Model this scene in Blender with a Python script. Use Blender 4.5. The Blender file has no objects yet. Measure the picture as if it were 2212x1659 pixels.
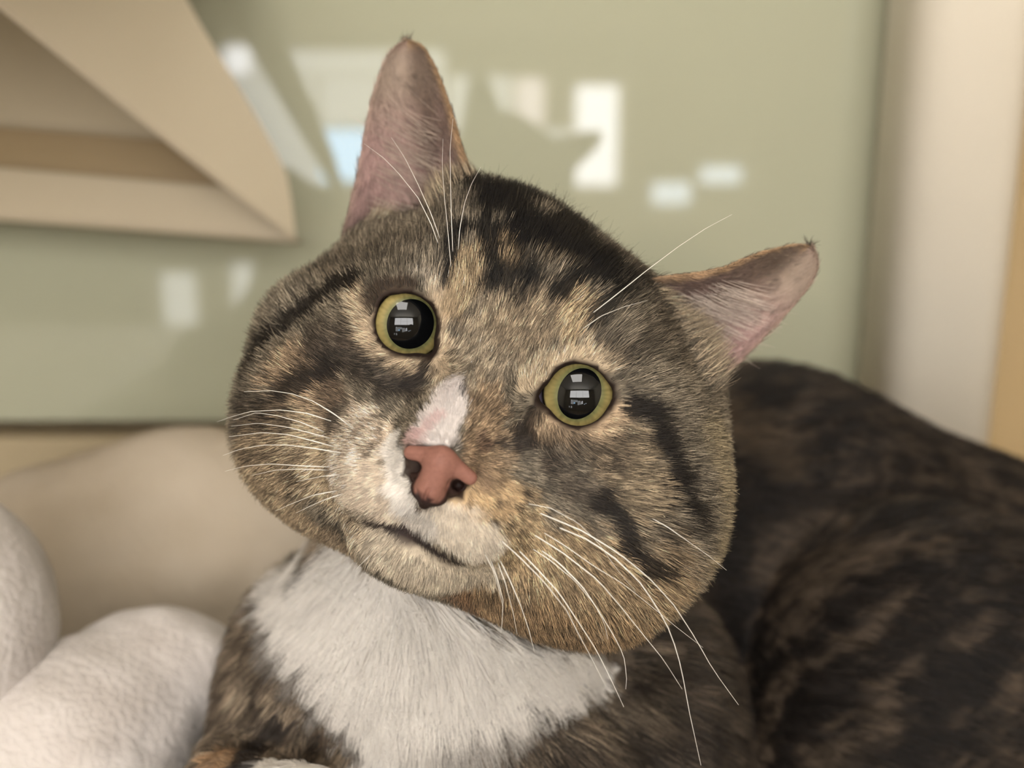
import bpy, math, random
import numpy as np
from mathutils import Vector, Matrix

rng = np.random.default_rng(7)
random.seed(7)
scene = bpy.context.scene
COL = scene.collection

# ------------------------------------------------------------------ camera
PITCH = math.radians(14.7)
CAM = np.array([0.0, 0.0, 0.27])
FWD = np.array([0.0, math.cos(PITCH), -math.sin(PITCH)])
UP = np.array([0.0, math.sin(PITCH), math.cos(PITCH)])
RT = np.array([1.0, 0.0, 0.0])
FPX = 2212 * 40.0 / 36.0
cam_d = bpy.data.cameras.new('camera')
cam_d.lens = 40.0
cam_d.sensor_width = 36.0
cam_d.clip_start = 0.01
cam_d.clip_end = 50
cam_d.dof.use_dof = True
cam_d.dof.focus_distance = 0.247
cam_d.dof.aperture_fstop = 8.5
cam_o = bpy.data.objects.new('camera', cam_d)
COL.objects.link(cam_o)
cam_o.location = CAM
cam_o.rotation_euler = (math.pi / 2 - PITCH, 0, 0)
scene.camera = cam_o

# ------------------------------------------------------------------ world, exposure
world = bpy.data.worlds.new('world')
scene.world = world
world.use_nodes = True
world.node_tree.nodes['Background'].inputs[0].default_value = (0.9, 0.95, 1.0, 1)
world.node_tree.nodes['Background'].inputs[1].default_value = 0.3
vs = scene.view_settings
vs.view_transform = 'Standard'
vs.look = 'None'
vs.gamma = 1.0
vs.use_curve_mapping = False
vs.exposure = 0.08

scene.cycles.max_bounces = 5
scene.cycles.diffuse_bounces = 2
scene.cycles.glossy_bounces = 2
scene.cycles.use_adaptive_sampling = True
scene.cycles.adaptive_threshold = 0.08
scene.cycles.adaptive_min_samples = 16

YG = 0.62          # glass panel plane
YF = -2.4          # wall behind the photographer


def W(px, py, d):
    return CAM + d * (FWD + (px - 1106) / FPX * RT - (py - 829.5) / FPX * UP)


def project(P):
    q = P - CAM
    d = q @ FWD
    return 1106 + FPX * (q @ RT) / d, 829.5 - FPX * (q @ UP) / d, d


def on_plane_y(px, py, y):
    r = FWD + (px - 1106) / FPX * RT - (py - 829.5) / FPX * UP
    return CAM + r * (y / r[1])


def lin(c):
    c = np.asarray(c, dtype=np.float64) / 255.0
    return np.where(c <= 0.04045, c / 12.92, ((c + 0.055) / 1.055) ** 2.4)


# ------------------------------------------------------------------ helpers
def tag(o, label=None, cat=None, group=None, kind=None):
    if label: o['label'] = label
    if cat: o['category'] = cat
    if group: o['group'] = group
    if kind: o['kind'] = kind
    return o


def empty(name, loc):
    o = bpy.data.objects.new(name, None)
    o.empty_display_size = 0.02
    COL.objects.link(o)
    o.location = loc
    return o


def link(name, me, mat, parent=None, smooth=True):
    if mat: me.materials.append(mat)
    if smooth and len(me.polygons):
        me.polygons.foreach_set('use_smooth', np.ones(len(me.polygons), dtype=bool))
    o = bpy.data.objects.new(name, me)
    COL.objects.link(o)
    if parent is not None:
        o.parent = parent
        o.matrix_parent_inverse = Matrix.Translation(parent.location).inverted()
    return o


def mesh_from(name, V, F):
    me = bpy.data.meshes.new(name)
    me.from_pydata([tuple(map(float, v)) for v in V], [], [tuple(map(int, f)) for f in F])
    me.update()
    return me


def fast_mesh(name, V, quads, tris=None):
    me = bpy.data.meshes.new(name)
    nq = len(quads)
    nt = 0 if tris is None else len(tris)
    me.vertices.add(len(V))
    me.vertices.foreach_set('co', np.asarray(V, dtype=np.float32).ravel())
    nl = nq * 4 + nt * 3
    me.loops.add(nl)
    idx = np.asarray(quads, dtype=np.int32).ravel()
    if nt: idx = np.concatenate([idx, np.asarray(tris, dtype=np.int32).ravel()])
    me.loops.foreach_set('vertex_index', idx)
    me.polygons.add(nq + nt)
    st = np.concatenate([np.arange(nq) * 4, nq * 4 + np.arange(nt) * 3]).astype(np.int32)
    me.polygons.foreach_set('loop_start', st)
    me.update(calc_edges=True)
    me.validate()
    return me


def box_mesh(name, lo, hi, bev=0.0):
    import bmesh
    bm = bmesh.new()
    bmesh.ops.create_cube(bm, size=1)
    for v in bm.verts:
        for k in range(3):
            v.co[k] = lo[k] if v.co[k] < 0 else hi[k]
    if bev:
        bmesh.ops.bevel(bm, geom=bm.edges[:], offset=bev, segments=3, affect='EDGES', profile=0.5)
    me = bpy.data.meshes.new(name)
    bm.to_mesh(me)
    bm.free()
    return me


def mat(name, color=(0.8, 0.8, 0.8), rough=0.5, spec=0.5, **kw):
    m = bpy.data.materials.new(name)
    m.use_nodes = True
    b = m.node_tree.nodes['Principled BSDF']
    b.inputs['Base Color'].default_value = (*color, 1)
    b.inputs['Roughness'].default_value = rough
    b.inputs['Specular IOR Level'].default_value = spec
    for k, v in kw.items():
        b.inputs[k.replace('_', ' ')].default_value = v
    return m


def noise_mat(name, c1, c2, scale, rough=0.6, spec=0.4, bump=0.0, bscale=None, detail=3):
    m = mat(name, c1, rough, spec)
    nt = m.node_tree
    b = nt.nodes['Principled BSDF']
    tc = nt.nodes.new('ShaderNodeTexCoord')
    n = nt.nodes.new('ShaderNodeTexNoise')
    n.inputs['Scale'].default_value = scale
    n.inputs['Detail'].default_value = detail
    nt.links.new(tc.outputs['Object'], n.inputs['Vector'])
    r = nt.nodes.new('ShaderNodeValToRGB')
    r.color_ramp.elements[0].position = 0.35
    r.color_ramp.elements[1].position = 0.65
    r.color_ramp.elements[0].color = (*c1, 1)
    r.color_ramp.elements[1].color = (*c2, 1)
    nt.links.new(n.outputs['Fac'], r.inputs['Fac'])
    nt.links.new(r.outputs['Color'], b.inputs['Base Color'])
    if bump:
        n2 = nt.nodes.new('ShaderNodeTexNoise')
        n2.inputs['Scale'].default_value = bscale or scale * 5
        n2.inputs['Detail'].default_value = 4
        nt.links.new(tc.outputs['Object'], n2.inputs['Vector'])
        bp = nt.nodes.new('ShaderNodeBump')
        bp.inputs['Strength'].default_value = bump
        bp.inputs['Distance'].default_value = 0.002
        nt.links.new(n2.outputs['Fac'], bp.inputs['Height'])
        nt.links.new(bp.outputs['Normal'], b.inputs['Normal'])
    return m


def emis(name, color, strength):
    m = bpy.data.materials.new(name)
    m.use_nodes = True
    nt = m.node_tree
    nt.nodes.clear()
    e = nt.nodes.new('ShaderNodeEmission')
    o = nt.nodes.new('ShaderNodeOutputMaterial')
    e.inputs['Color'].default_value = (*color, 1)
    e.inputs['Strength'].default_value = strength
    nt.links.new(e.outputs[0], o.inputs[0])
    return m


def smooth(x):
    x = np.clip(x, 0, 1)
    return x * x * (3 - 2 * x)


def vnoise(P, scale, seed=0):
    """trilinear value noise, 0..1"""
    q = P * scale + seed * 17.13
    i = np.floor(q).astype(np.int64)
    f = q - i
    f = f * f * (3 - 2 * f)
    def h(a, b, c):
        n = (a * 73856093) ^ (b * 19349663) ^ (c * 83492791) ^ (seed * 2654435)
        n = (n ^ (n >> 13)) * 1274126177
        n = n ^ (n >> 16)
        return (n & 0xFFFF) / 65535.0
    r = 0
    for dx in (0, 1):
        for dy in (0, 1):
            for dz in (0, 1):
                w = (f[:, 0] if dx else 1 - f[:, 0]) * (f[:, 1] if dy else 1 - f[:, 1]) * (f[:, 2] if dz else 1 - f[:, 2])
                r = r + w * h(i[:, 0] + dx, i[:, 1] + dy, i[:, 2] + dz)
    return r


# ------------------------------------------------------------------ signed distance tools (millimetres)
def smin(a, b, k):
    h = np.clip(0.5 + 0.5 * (b - a) / k, 0, 1)
    return b + (a - b) * h - k * h * (1 - h)


def smax(a, b, k):
    return -smin(-a, -b, k)


def sd_ell(P, c, r, R=None):
    q = P - np.asarray(c, dtype=P.dtype)
    if R is not None:
        q = q @ np.asarray(R, dtype=P.dtype)      # columns of R are the axes
    r = np.asarray(r, dtype=P.dtype)
    k0 = np.sqrt(((q / r) ** 2).sum(1)) + 1e-6
    k1 = np.sqrt(((q / (r * r)) ** 2).sum(1)) + 1e-6
    return k0 * (k0 - 1) / k1


def sd_cap(P, a, b, ra, rb):
    a = np.asarray(a, dtype=P.dtype); b = np.asarray(b, dtype=P.dtype)
    ab = b - a
    t = np.clip(((P - a) @ ab) / (ab @ ab), 0, 1)
    d = np.sqrt(((P - a - t[:, None] * ab) ** 2).sum(1))
    return d - (ra + (rb - ra) * t)


def surface_nets(f, lo, hi, h, block=10):
    lo = np.asarray(lo, float)
    n = np.ceil((np.asarray(hi, float) - lo) / h / block).astype(int) * block + 1
    D = np.full(n, 1e3, dtype=np.float32)
    nb = (n - 1) // block
    gi = np.stack(np.meshgrid(*[np.arange(k) for k in nb], indexing='ij'), -1).reshape(-1, 3)
    cen = (lo + (gi + 0.5) * block * h).astype(np.float32)
    dc = f(cen)
    rad = block * h * 0.87 * 1.5 + 3
    inside = dc < 0
    for g, ins in zip(gi, inside):
        if ins:
            D[g[0]*block:(g[0]+1)*block+1, g[1]*block:(g[1]+1)*block+1, g[2]*block:(g[2]+1)*block+1] = -1e3
    keep = gi[np.abs(dc) < rad]
    loc = np.stack(np.meshgrid(*[np.arange(block + 1)] * 3, indexing='ij'), -1).reshape(-1, 3)
    for s in range(0, len(keep), 400):
        kk = keep[s:s + 400]
        ids = (kk[:, None, :] * block + loc[None]).reshape(-1, 3)
        D[ids[:, 0], ids[:, 1], ids[:, 2]] = f((lo + ids * h).astype(np.float32))
    S = D < 0
    c = [S[i:n[0]-1+i, j:n[1]-1+j, k:n[2]-1+k] for i in (0, 1) for j in (0, 1) for k in (0, 1)]
    cnt = sum(x.astype(np.int8) for x in c)
    act = (cnt > 0) & (cnt < 8)
    idx = np.full(act.shape, -1, dtype=np.int64)
    cells = np.argwhere(act)
    idx[act] = np.arange(len(cells))
    acc = np.zeros((len(cells), 3)); num = np.zeros(len(cells))
    corners = [(i, j, k) for i in (0, 1) for j in (0, 1) for k in (0, 1)]
    for a in corners:
        for ax in range(3):
            if a[ax]: continue
            b = list(a); b[ax] = 1
            da = D[cells[:, 0]+a[0], cells[:, 1]+a[1], cells[:, 2]+a[2]].astype(float)
            db = D[cells[:, 0]+b[0], cells[:, 1]+b[1], cells[:, 2]+b[2]].astype(float)
            m = (da < 0) != (db < 0)
            t = np.where(m, da / np.where(m, da - db, 1), 0)
            p = np.array(a, float)[None].repeat(len(cells), 0)
            p[:, ax] += t
            acc[m] += p[m]; num[m] += 1
    V = lo + (cells + acc / num[:, None]) * h
    Q = []
    for ax in range(3):
        sl0 = [slice(None)] * 3; sl1 = [slice(None)] * 3
        sl0[ax] = slice(0, -1); sl1[ax] = slice(1, None)
        ch = S[tuple(sl0)] != S[tuple(sl1)]
        e = np.argwhere(ch)
        o1, o2 = [(1, 2), (2, 0), (0, 1)][ax]
        ok = (e[:, o1] > 0) & (e[:, o2] > 0) & (e[:, o1] < n[o1]-1) & (e[:, o2] < n[o2]-1)
        e = e[ok]
        neg = S[e[:, 0], e[:, 1], e[:, 2]]
        def cell(d1, d2):
            q = e.copy(); q[:, o1] -= d1; q[:, o2] -= d2
            return idx[q[:, 0], q[:, 1], q[:, 2]]
        quad = np.stack([cell(1, 1), cell(0, 1), cell(0, 0), cell(1, 0)], 1)
        quad[~neg] = quad[~neg][:, ::-1]
        Q.append(quad)
    Q = np.concatenate(Q)
    Q = Q[(Q >= 0).all(1)]
    for _ in range(2):
        g, d = grad(f, V)
        V = V - np.clip(d, -h, h)[:, None] * g * 0.8
    return V, Q


def grad(f, V, e=0.25):
    V = V.astype(np.float32)
    g = np.zeros(V.shape)
    for k in range(3):
        o = np.zeros(3, dtype=np.float32); o[k] = e
        g[:, k] = f(V + o) - f(V - o)
    l = np.linalg.norm(g, axis=1, keepdims=True) + 1e-9
    return g / l, f(V).astype(float)


# ==================================================================== THE ROOM
M_wall = noise_mat('room_wall_paint', lin((205, 196, 176)), lin((212, 204, 184)), 3, 0.8)
M_floor = noise_mat('room_floor', lin((150, 130, 105)), lin((170, 150, 122)), 6, 0.6)
M_white = noise_mat('white_paint', lin((226, 219, 205)), lin((233, 227, 214)), 8, 0.45)
M_beige = noise_mat('beige_panel', lin((176, 152, 112)), lin((184, 160, 120)), 5, 0.6)

XL, XR, ZF, ZC = -1.7, 1.7, -0.85, 1.55


def struct(name, lo, hi, m, parent=None):
    o = link(name, box_mesh(name, lo, hi), m, parent, smooth=False)
    o['kind'] = 'structure'
    return o


struct('floor', (XL, YF, ZF - 0.05), (XR, YG + 0.06, ZF), M_floor)
struct('ceiling', (XL, YF, ZC), (XR, YG + 0.06, ZC + 0.05), M_white)
struct('wall_back', (XL, YG + 0.03, ZF), (XR, YG + 0.08, ZC), M_beige)
struct('wall_left', (XL - 0.05, YF, ZF), (XL, YG + 0.06, ZC), M_wall)
struct('wall_right', (XR, YF, ZF), (XR + 0.05, YG + 0.06, ZC), M_wall)
struct('wall_front', (XL, YF - 0.05, ZF), (XR, YF, ZC), M_wall)


def window(name, frame_lo, frame_hi, axis, panes, depth=0.03):
    """panes: list of (a0,a1,z0,z1,material); axis 'y' = on the wall behind, 'x' = on the left wall"""
    root = empty(name, (0, YF, 0) if axis == 'y' else (XL, 0, 0))
    root['kind'] = 'structure'
    a0, z0 = frame_lo; a1, z1 = frame_hi
    t = 0.035
    def bx(nm, A0, A1, Z0, Z1, w0, w1, m):
        if axis == 'y':
            me = box_mesh(nm, (A0, YF + w0, Z0), (A1, YF + w1, Z1))
        else:
            me = box_mesh(nm, (XL + w0, A0, Z0), (XL + w1, A1, Z1))
        link(nm, me, m, root, smooth=False)
    bx('window_frame', a0 - t, a0, z0 - t, z1 + t, 0, depth, M_white)
    bx('window_frame', a1, a1 + t, z0 - t, z1 + t, 0, depth, M_white)
    bx('window_frame', a0, a1, z0 - t, z0, 0, depth, M_white)
    bx('window_frame', a0, a1, z1, z1 + t, 0, depth, M_white)
    for (p0, p1, q0, q1, m) in panes:
        bx('pane', p0, p1, q0, q1, 0.002, 0.008, m)
    return root


E_pale = emis('pane_pale_daylight', (0.97, 0.97, 0.95), 3.4)
E_white = emis('pane_bright_daylight', (0.97, 0.97, 1.0), 8.0)
E_pink = emis('pane_blossom_daylight', (1.0, 0.88, 0.86), 5.0)
E_blue = emis('pane_blue_sky', (0.45, 0.72, 1.0), 9.0)
E_soft = emis('pane_soft_daylight', (0.78, 0.89, 1.0), 6.0)
E_big = emis('pane_side_daylight', (1.0, 0.975, 0.95), 10.5)
E_lamp = emis('lamp_diffuser', (1.0, 0.95, 0.88), 9.0)


def mir(px, py):
    p = on_plane_y(px, py, 2 * YG - YF)
    return p[0], p[2]


def pane_px(x0, y0, x1, y1, m):
    xa, zt = mir(x0, y0)
    xb, _ = mir(x1, y0)
    _, zb = mir((x0 + x1) / 2, y1)
    return (xa, xb, zb, zt, m)


pn = [pane_px(470, 165, 680, 430, E_pale), pane_px(545, 110, 960, 160, E_pale), pane_px(690, 165, 960, 270, E_pale), pane_px(690, 280, 800, 390, E_blue),
      pane_px(970, 165, 1105, 470, E_pale), pane_px(1115, 280, 1235, 440, E_pale),  pane_px(1115, 170, 1175, 270, E_pink), pane_px(1245, 185, 1335, 400, E_white),
      pane_px(485, 100, 540, 160, E_white)]
lo = (min(p[0] for p in pn) - 0.05, min(p[2] for p in pn) - 0.05)
hi = (max(p[1] for p in pn) + 0.02, max(p[3] for p in pn) + 0.03)
window('window_1', lo, hi, 'y', pn)
pn2 = [pane_px(1410, 395, 1490, 440, E_soft), pane_px(1515, 360, 1600, 395, E_soft)]
window('window_2', (pn2[0][0] - 0.03, pn2[0][2] - 0.03), (pn2[1][1] + 0.03, pn2[1][3] + 0.03), 'y', pn2)
window('window_3', (-1.05, 0.62), (1.05, 1.42), 'y',
       [(-1.05 + i * 0.705, -1.05 + i * 0.705 + 0.69, 0.62 + j * 0.405, 0.62 + j * 0.405 + 0.395, E_big) for i in range(3) for j in range(2)])
pn3 = [pane_px(350, 590, 420, 700, E_pale), pane_px(500, 570, 590, 720, E_pale)]
window('window_4', (pn3[0][0] - 0.03, pn3[1][2] - 0.03), (pn3[1][1] + 0.03, pn3[1][3] + 0.03), 'y', pn3)

# ceiling lamp
lamp = empty('ceiling_lamp', (-0.15, -0.75, ZC))
tag(lamp, 'square frosted ceiling lamp above the white bench', 'lamp')
link('lamp_housing', box_mesh('lamp_housing', (-0.50, -1.1, ZC - 0.05), (0.20, -0.4, ZC), 0.01), M_white, lamp, False)
link('diffuser', box_mesh('diffuser', (-0.46, -1.06, ZC - 0.062), (0.16, -0.44, ZC - 0.0505), 0.004), E_lamp, lamp, False)

# bench
bench = empty('white_bench', (0, 0.25, ZF))
tag(bench, 'white bench that the cat and the fleece bed rest on', 'bench')
link('bench_top', box_mesh('bench_top', (-0.75, -0.06, -0.04), (0.75, YG - 0.006, 0.0), 0.004), M_white, bench, False)
for sx in (-0.68, 0.63):
    for sy in (-0.02, YG - 0.08):
        link('leg', box_mesh('leg', (sx, sy, ZF), (sx + 0.05, sy + 0.05, -0.04), 0.004), M_white, bench, False)

# glass panel standing on a ledge at the back
zled = on_plane_y(60, 925, YG)[2]
M_glass = noise_mat('green_glass', lin((176, 175, 150)), lin((182, 181, 156)), 2.0, 0.02, 0.5)
gb = M_glass.node_tree.nodes['Principled BSDF']
gb.inputs['IOR'].default_value = 1.75
gb.inputs['Roughness'].default_value = 0.025
xg1 = on_plane_y(1985, 300, YG)[0]
gl = link('glass_panel', box_mesh('glass_panel', (-0.75, YG, zled + 0.004), (xg1, YG + 0.012, 0.75), 0.001), M_glass, None, False)
tag(gl, 'olive green glossy glass panel behind the cat reflecting windows', 'glass panel')
M_ledge = noise_mat('ledge_paint', lin((178, 160, 128)), lin((186, 168, 136)), 10, 0.5)
lg = link('ledge', box_mesh('ledge', (-0.75, YG - 0.004, 0.0), (xg1, YG + 0.03, zled - 0.004), 0.001), M_ledge, None, False)
tag(lg, 'low tan ledge under the green glass panel', 'ledge')

# white round post
pc = on_plane_y(2035, 400, YG - 0.035)
pe = on_plane_y(1905, 400, YG - 0.035)
prad = pc[0] - pe[0]
nseg = 48
V, F = [], []
for k, (z, r) in enumerate([(0.0, prad * 1.0), (0.8, prad * 1.0)]):
    for i in range(nseg):
        a = 2 * math.pi * i / nseg
        # a rounded-square plastic section
        c, s = math.cos(a), math.sin(a)
        m_ = (abs(c) ** 3.2 + abs(s) ** 3.2) ** (-1 / 3.2)
        V.append((pc[0] + r * m_ * c, YG - 0.036 + 0.034 * m_ * s, z))
for i in range(nseg):
    F.append((i, (i + 1) % nseg, nseg + (i + 1) % nseg, nseg + i))
F.append(tuple(range(nseg))[::-1]); F.append(tuple(range(nseg, 2 * nseg)))
M_post = noise_mat('post_plastic', lin((228, 216, 196)), lin((234, 224, 206)), 4, 0.4)
po = link('corner_post', mesh_from('corner_post', V, F), M_post)
po.data.polygons[-1].use_smooth = False; po.data.polygons[-2].use_smooth = False
tag(po, 'white rounded plastic corner post right of the glass panel', 'post')
bp_ = link('beige_panel', box_mesh('beige_panel', (xg1 + 0.002, YG, 0.0), (0.75, YG + 0.012, 0.75), 0.001),
           noise_mat('beige_board', lin((168, 143, 102)), lin((178, 152, 110)), 4, 0.5), None, False)
tag(bp_, 'tan wall board to the right of the white post', 'board')

# ------------------------------------------------------------------ cream shelf, top left
M_cream = noise_mat('cream_plastic', lin((228, 212, 186)), lin((232, 217, 192)), 6, 0.4)
M_cream_shaded = noise_mat('cream_shaded', lin((190, 174, 146)), lin((196, 180, 152)), 6, 0.5)  # darker copy of the cream, underside shade put into its colour


def slab(name, pts, thick, m, parent, bev=0.0015):
    """pts: pixel+depth outline of the face turned to the viewer; extruded away from it"""
    import bmesh
    bm = bmesh.new()
    P = [Vector(W(*p)) for p in pts]
    n = Vector((0, 0, 0))
    for i in range(len(P)):
        n += (P[i] - P[0]).cross(P[(i + 1) % len(P)] - P[0])
    n.normalize()
    if n.dot(Vector(FWD)) < 0: n = -n
    a = [bm.verts.new(p) for p in P]
    b = [bm.verts.new(p + n * thick) for p in P]
    bm.faces.new(a); bm.faces.new(b[::-1])
    for i in range(len(P)):
        j = (i + 1) % len(P)
        bm.faces.new((a[j], a[i], b[i], b[j]))
    bmesh.ops.recalc_face_normals(bm, faces=bm.faces[:])
    if bev:
        ed = [e for e in bm.edges if len(e.link_faces) == 2 and e.calc_face_angle(0) > 0.9]
        bmesh.ops.bevel(bm, geom=ed, offset=bev, segments=2, affect='EDGES')
    me = bpy.data.meshes.new(name)
    bm.to_mesh(me); bm.free()
    return link(name, me, m, parent, smooth=False)


def plane_depth(p0, p1, p2):
    """depth interpolant of a plane through three (px,py,d)"""
    A = np.array([[p[0], p[1], 1.0] for p in (p0, p1, p2)])
    k = np.linalg.solve(A, np.array([1 / p0[2], 1 / p1[2], 1 / p2[2]]))
    return lambda x, y: 1 / (k[0] * x + k[1] * y + k[2])


shelf = empty('cream_shelf', W(0, 300, 0.5))
tag(shelf, 'cream plastic shelf with a slanted side panel above the fleece bed', 'shelf')
pd = plane_depth((0, 0, 0.40), (640, 515, 0.535), (420, 0, 0.50))
outl = [(-260, -200), (300, -200), (375, -60), (440, 60), (505, 165), (560, 258), (600, 330), (622, 380), (633, 440), (641, 517),
        (560, 455), (400, 330), (220, 185), (30, 32), (-260, -190)]
sp = slab('slanted_panel', [(x, y, pd(x, y)) for x, y in outl], 0.003, M_cream, shelf, 0.0008)
slab('upper_board', [(-700, -300, 0.548), (20, -300, 0.548), (350, 300, 0.548), (-700, 215, 0.548)], 0.008, M_cream_shaded, shelf)
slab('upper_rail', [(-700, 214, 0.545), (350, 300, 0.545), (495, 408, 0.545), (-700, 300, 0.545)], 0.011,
     noise_mat('rail_shaded', lin((150, 127, 92)), lin((158, 135, 98)), 8, 0.5), shelf)  # rail toned darker still, shade under the shelf put into its colour
slab('lower_rail', [(-700, 300, 0.541), (500, 405, 0.541), (648, 522, 0.541), (-700, 420, 0.541)], 0.015, M_cream_shaded, shelf)
link('top_light_blocker', box_mesh('top_light_blocker', (-0.75, 0.22, 0.345), (-0.13, YG - 0.004, 0.363), 0.002), M_cream, shelf, False)  # unseen board added above the view to keep ceiling light off the bed

# ==================================================================== THE CAT: shape
ROLL, YAW, TILT = math.radians(22.8), math.radians(11), math.radians(0.0)
HO = W(1061, 775, 0.25)
_x0 = math.cos(ROLL) * RT - math.sin(ROLL) * UP
_y0 = math.sin(ROLL) * RT + math.cos(ROLL) * UP
_z0 = -FWD
_zh = math.cos(YAW) * _z0 - math.sin(YAW) * _x0
_xh = math.cos(YAW) * _x0 + math.sin(YAW) * _z0
_yh = math.cos(TILT) * _y0 - math.sin(TILT) * _zh
_zh = math.cos(TILT) * _zh + math.sin(TILT) * _y0
HA = np.stack([_xh, _yh, _zh], 1)                       # head axes as columns


def toH(P): return (np.asarray(P) - HO) @ HA * 1000.0
def toW(Q): return HO + (np.asarray(Q) / 1000.0) @ HA.T


BR = HA.T @ np.stack([RT, UP, FWD], 1)                  # view-aligned axes seen from the head frame
WR = HA.T                                               # world axes seen from the head frame


def hp(px, py, d): return toH(W(px, py, d))


# eyes: centre of the opening as seen, ball centre 9 mm behind it
EYE_R = 11.2
EYES = []
for (ex, ey, px_, py_) in ((877, 699, 888, 700), (1249, 853, 1252, 850)):
    c0 = hp(ex, ey, 0.25)
    z = -7.5
    c = np.array([c0[0], c0[1], z])
    wc = toW(c)
    dirv = W(ex, ey, 1.0) - CAM
    # centre exactly behind the opening along the line of sight
    for _ in range(6):
        q = project(toW(c)); cc = hp(ex, ey, q[2]); c = np.array([cc[0], cc[1], z])
    view = toH(CAM) - c; view /= np.linalg.norm(view)
    # gaze: the ball point that appears at the pupil
    o = toH(CAM); r = hp(px_, py_, 1.0) - o; r /= np.linalg.norm(r)
    b = (o - c) @ r; t = -b - math.sqrt(max(b * b - ((o - c) @ (o - c) - EYE_R ** 2), 0))
    gz = (o + r * t - c) / EYE_R
    EYES.append((c, view, gz / np.linalg.norm(gz)))


def eye_frame(e):
    c, v, g = EYES[e]
    x = np.array([1.0, 0, 0]); x = x - v * (x @ v); x /= np.linalg.norm(x)
    y = np.cross(v, x)
    return c, x, y, v


def eye_open(P, e):
    """2-D distance to the lid opening seen along the orbit axis"""
    c, x, y, v = eye_frame(e)
    q = P - c.astype(P.dtype)
    a = q @ x.astype(P.dtype); b = q @ y.astype(P.dtype); z = q @ v.astype(P.dtype)
    med = 1.0 if e == 0 else -1.0
    am = a * med
    d1 = np.sqrt((a / 1.0) ** 2 + (b / 0.985) ** 2) - 6.75
    d2 = np.sqrt((am - 6.6) ** 2 + (b + 3.2) ** 2) - 1.0
    d3 = np.sqrt((am + 5.2) ** 2 + (b - 2.4) ** 2) - 1.2
    return smin(smin(d1, d2, 3.2), d3, 2.5), z


# nose leather: its own frame, turned a little towards the viewer
NC = hp(944, 1016, 0.2268)
_na = math.radians(7)
NR = np.array([[math.cos(_na), 0, math.sin(_na)], [0, 1, 0], [-math.sin(_na), 0, math.cos(_na)]])


def to_nose(P): return (P - NC.astype(P.dtype)) @ NR.astype(P.dtype)


MOUTH = [(-13.5, -43.2, 9), (-8, -42.6, 14.5), (-2.6, -40.0, 18.5), (0, -38.9, 19.5), (2.6, -40.0, 18.5), (8, -42.6, 14.5), (13.5, -43.2, 9)]


def f_head(P):
    ax = np.abs(P[:, 0])
    M = P.copy(); M[:, 0] = ax                         # mirrored copy: the face is symmetric
    d = sd_ell(P, (0, 0.5, -40), (41, 36.5, 44))
    d = smin(d, sd_ell(P, hp(1090, 505, 0.278), (16, 9, 16)), 10)           # cranium
    d = smin(d, sd_ell(P, (0, 11.5, -14), (31, 20.5, 19)), 12)     # forehead
    d = smin(d, sd_ell(M, (27.7, -26, -24), (30.2, 29.4, 31)), 12)   # cheeks and jowls
    d = smin(d, sd_ell(M, (31, 2, -33), (19, 21, 24)), 10)     # temples
    d = smin(d, sd_ell(P, (-33, 3, -35), (18.5, 20, 24)), 10)
    d = smin(d, sd_ell(P, (33.5, -15, -26), (24, 24, 28)), 10)    # fluffed side
    d = smin(d, sd_ell(P, hp(685, 715, 0.283), (11, 13, 16)), 8)
    d = smin(d, sd_ell(M, (23, -2, -12), (18, 17, 14)), 10)    # orbit
    d = smin(d, sd_cap(P, (0, 8, -4), (0, -23, 14), 10.5, 8.2), 9)   # nose bridge
    d = smin(d, sd_ell(M, (13, -22, 0), (13, 14, 12)), 8)      # under the eye
    d = smin(d, sd_ell(M, (8.8, -34.0, 7.0), (12.0, 8.6, 10.6)), 6.5) # whisker pads
    d = smin(d, sd_ell(P, (0, -45.5, 3.0), (12.5, 7.0, 10.5)), 5)   # chin
    d = smin(d, sd_ell(P, (0, -35, -20), (30, 21.5, 26)), 8)     # lower jaw
    for a, b in zip(MOUTH[:-1], MOUTH[1:]):
        d = smax(d, -sd_cap(P, a, b, 0.9, 0.9), 1.2)
    d = smax(d, -sd_cap(P, (0, -33, 20.5), (0, -39.0, 19.5), 0.5, 0.5), 1.0)
    d = smax(d, -sd_ell(P, NC + np.array([0, -0.8, 2.5]), (8.4, 6.6, 6.5), NR), 1.5)   # seat of the nose
    for e in (0, 1):
        c = EYES[e][0]
        lid = np.sqrt(((P - c.astype(P.dtype)) ** 2).sum(1)) - (EYE_R + 1.3)
        d = smin(d, lid, 4.0)
        o2, z = eye_open(P, e)
        cut = np.maximum(o2, -(z - 1.0))
        d = smax(d, -cut, 0.7)
    return d


BODY = []


def bell(px, py, dd, rx, ry, rz, k, R=None):
    BODY.append(('e', hp(px, py, dd), (rx, ry, rz), BR if R is None else R, k))


def bcap(p, q, ra, rb, k):
    BODY.append(('c', hp(*p), hp(*q), (ra, rb), k))


BODY.append(('c', np.array([3, -22, -52.0]), hp(930, 1500, 0.335), (36, 46), 14))   # neck
bell(905, 1590, 0.325, 50, 56, 46, 16)                 # chest
bell(665, 1640, 0.348, 26, 60, 42, 12)                 # shoulder, image left
bell(1380, 1610, 0.34, 31, 48, 42, 12)                # shoulder, image right
bcap((1150, 1420, 0.40), (1640, 1195, 0.455), 58, 70, 20)     # trunk
bcap((1640, 1195, 0.455), (2250, 1400, 0.47), 70, 68, 20)     # rump
bell(1975, 1500, 0.38, 64, 64, 46, 4)                 # thigh
bell(1850, 1700, 0.365, 44, 50, 40, 10)                # knee
bcap((640, 1640, 0.33), (510, 1740, 0.285), 20, 13, 8)        # foreleg, image left
bcap((510, 1740, 0.285), (620, 1765, 0.268), 13, 11.0, 5)     # forearm turned in
bell(640, 1755, 0.264, 12, 10.5, 13, 3)                # white paw
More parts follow.
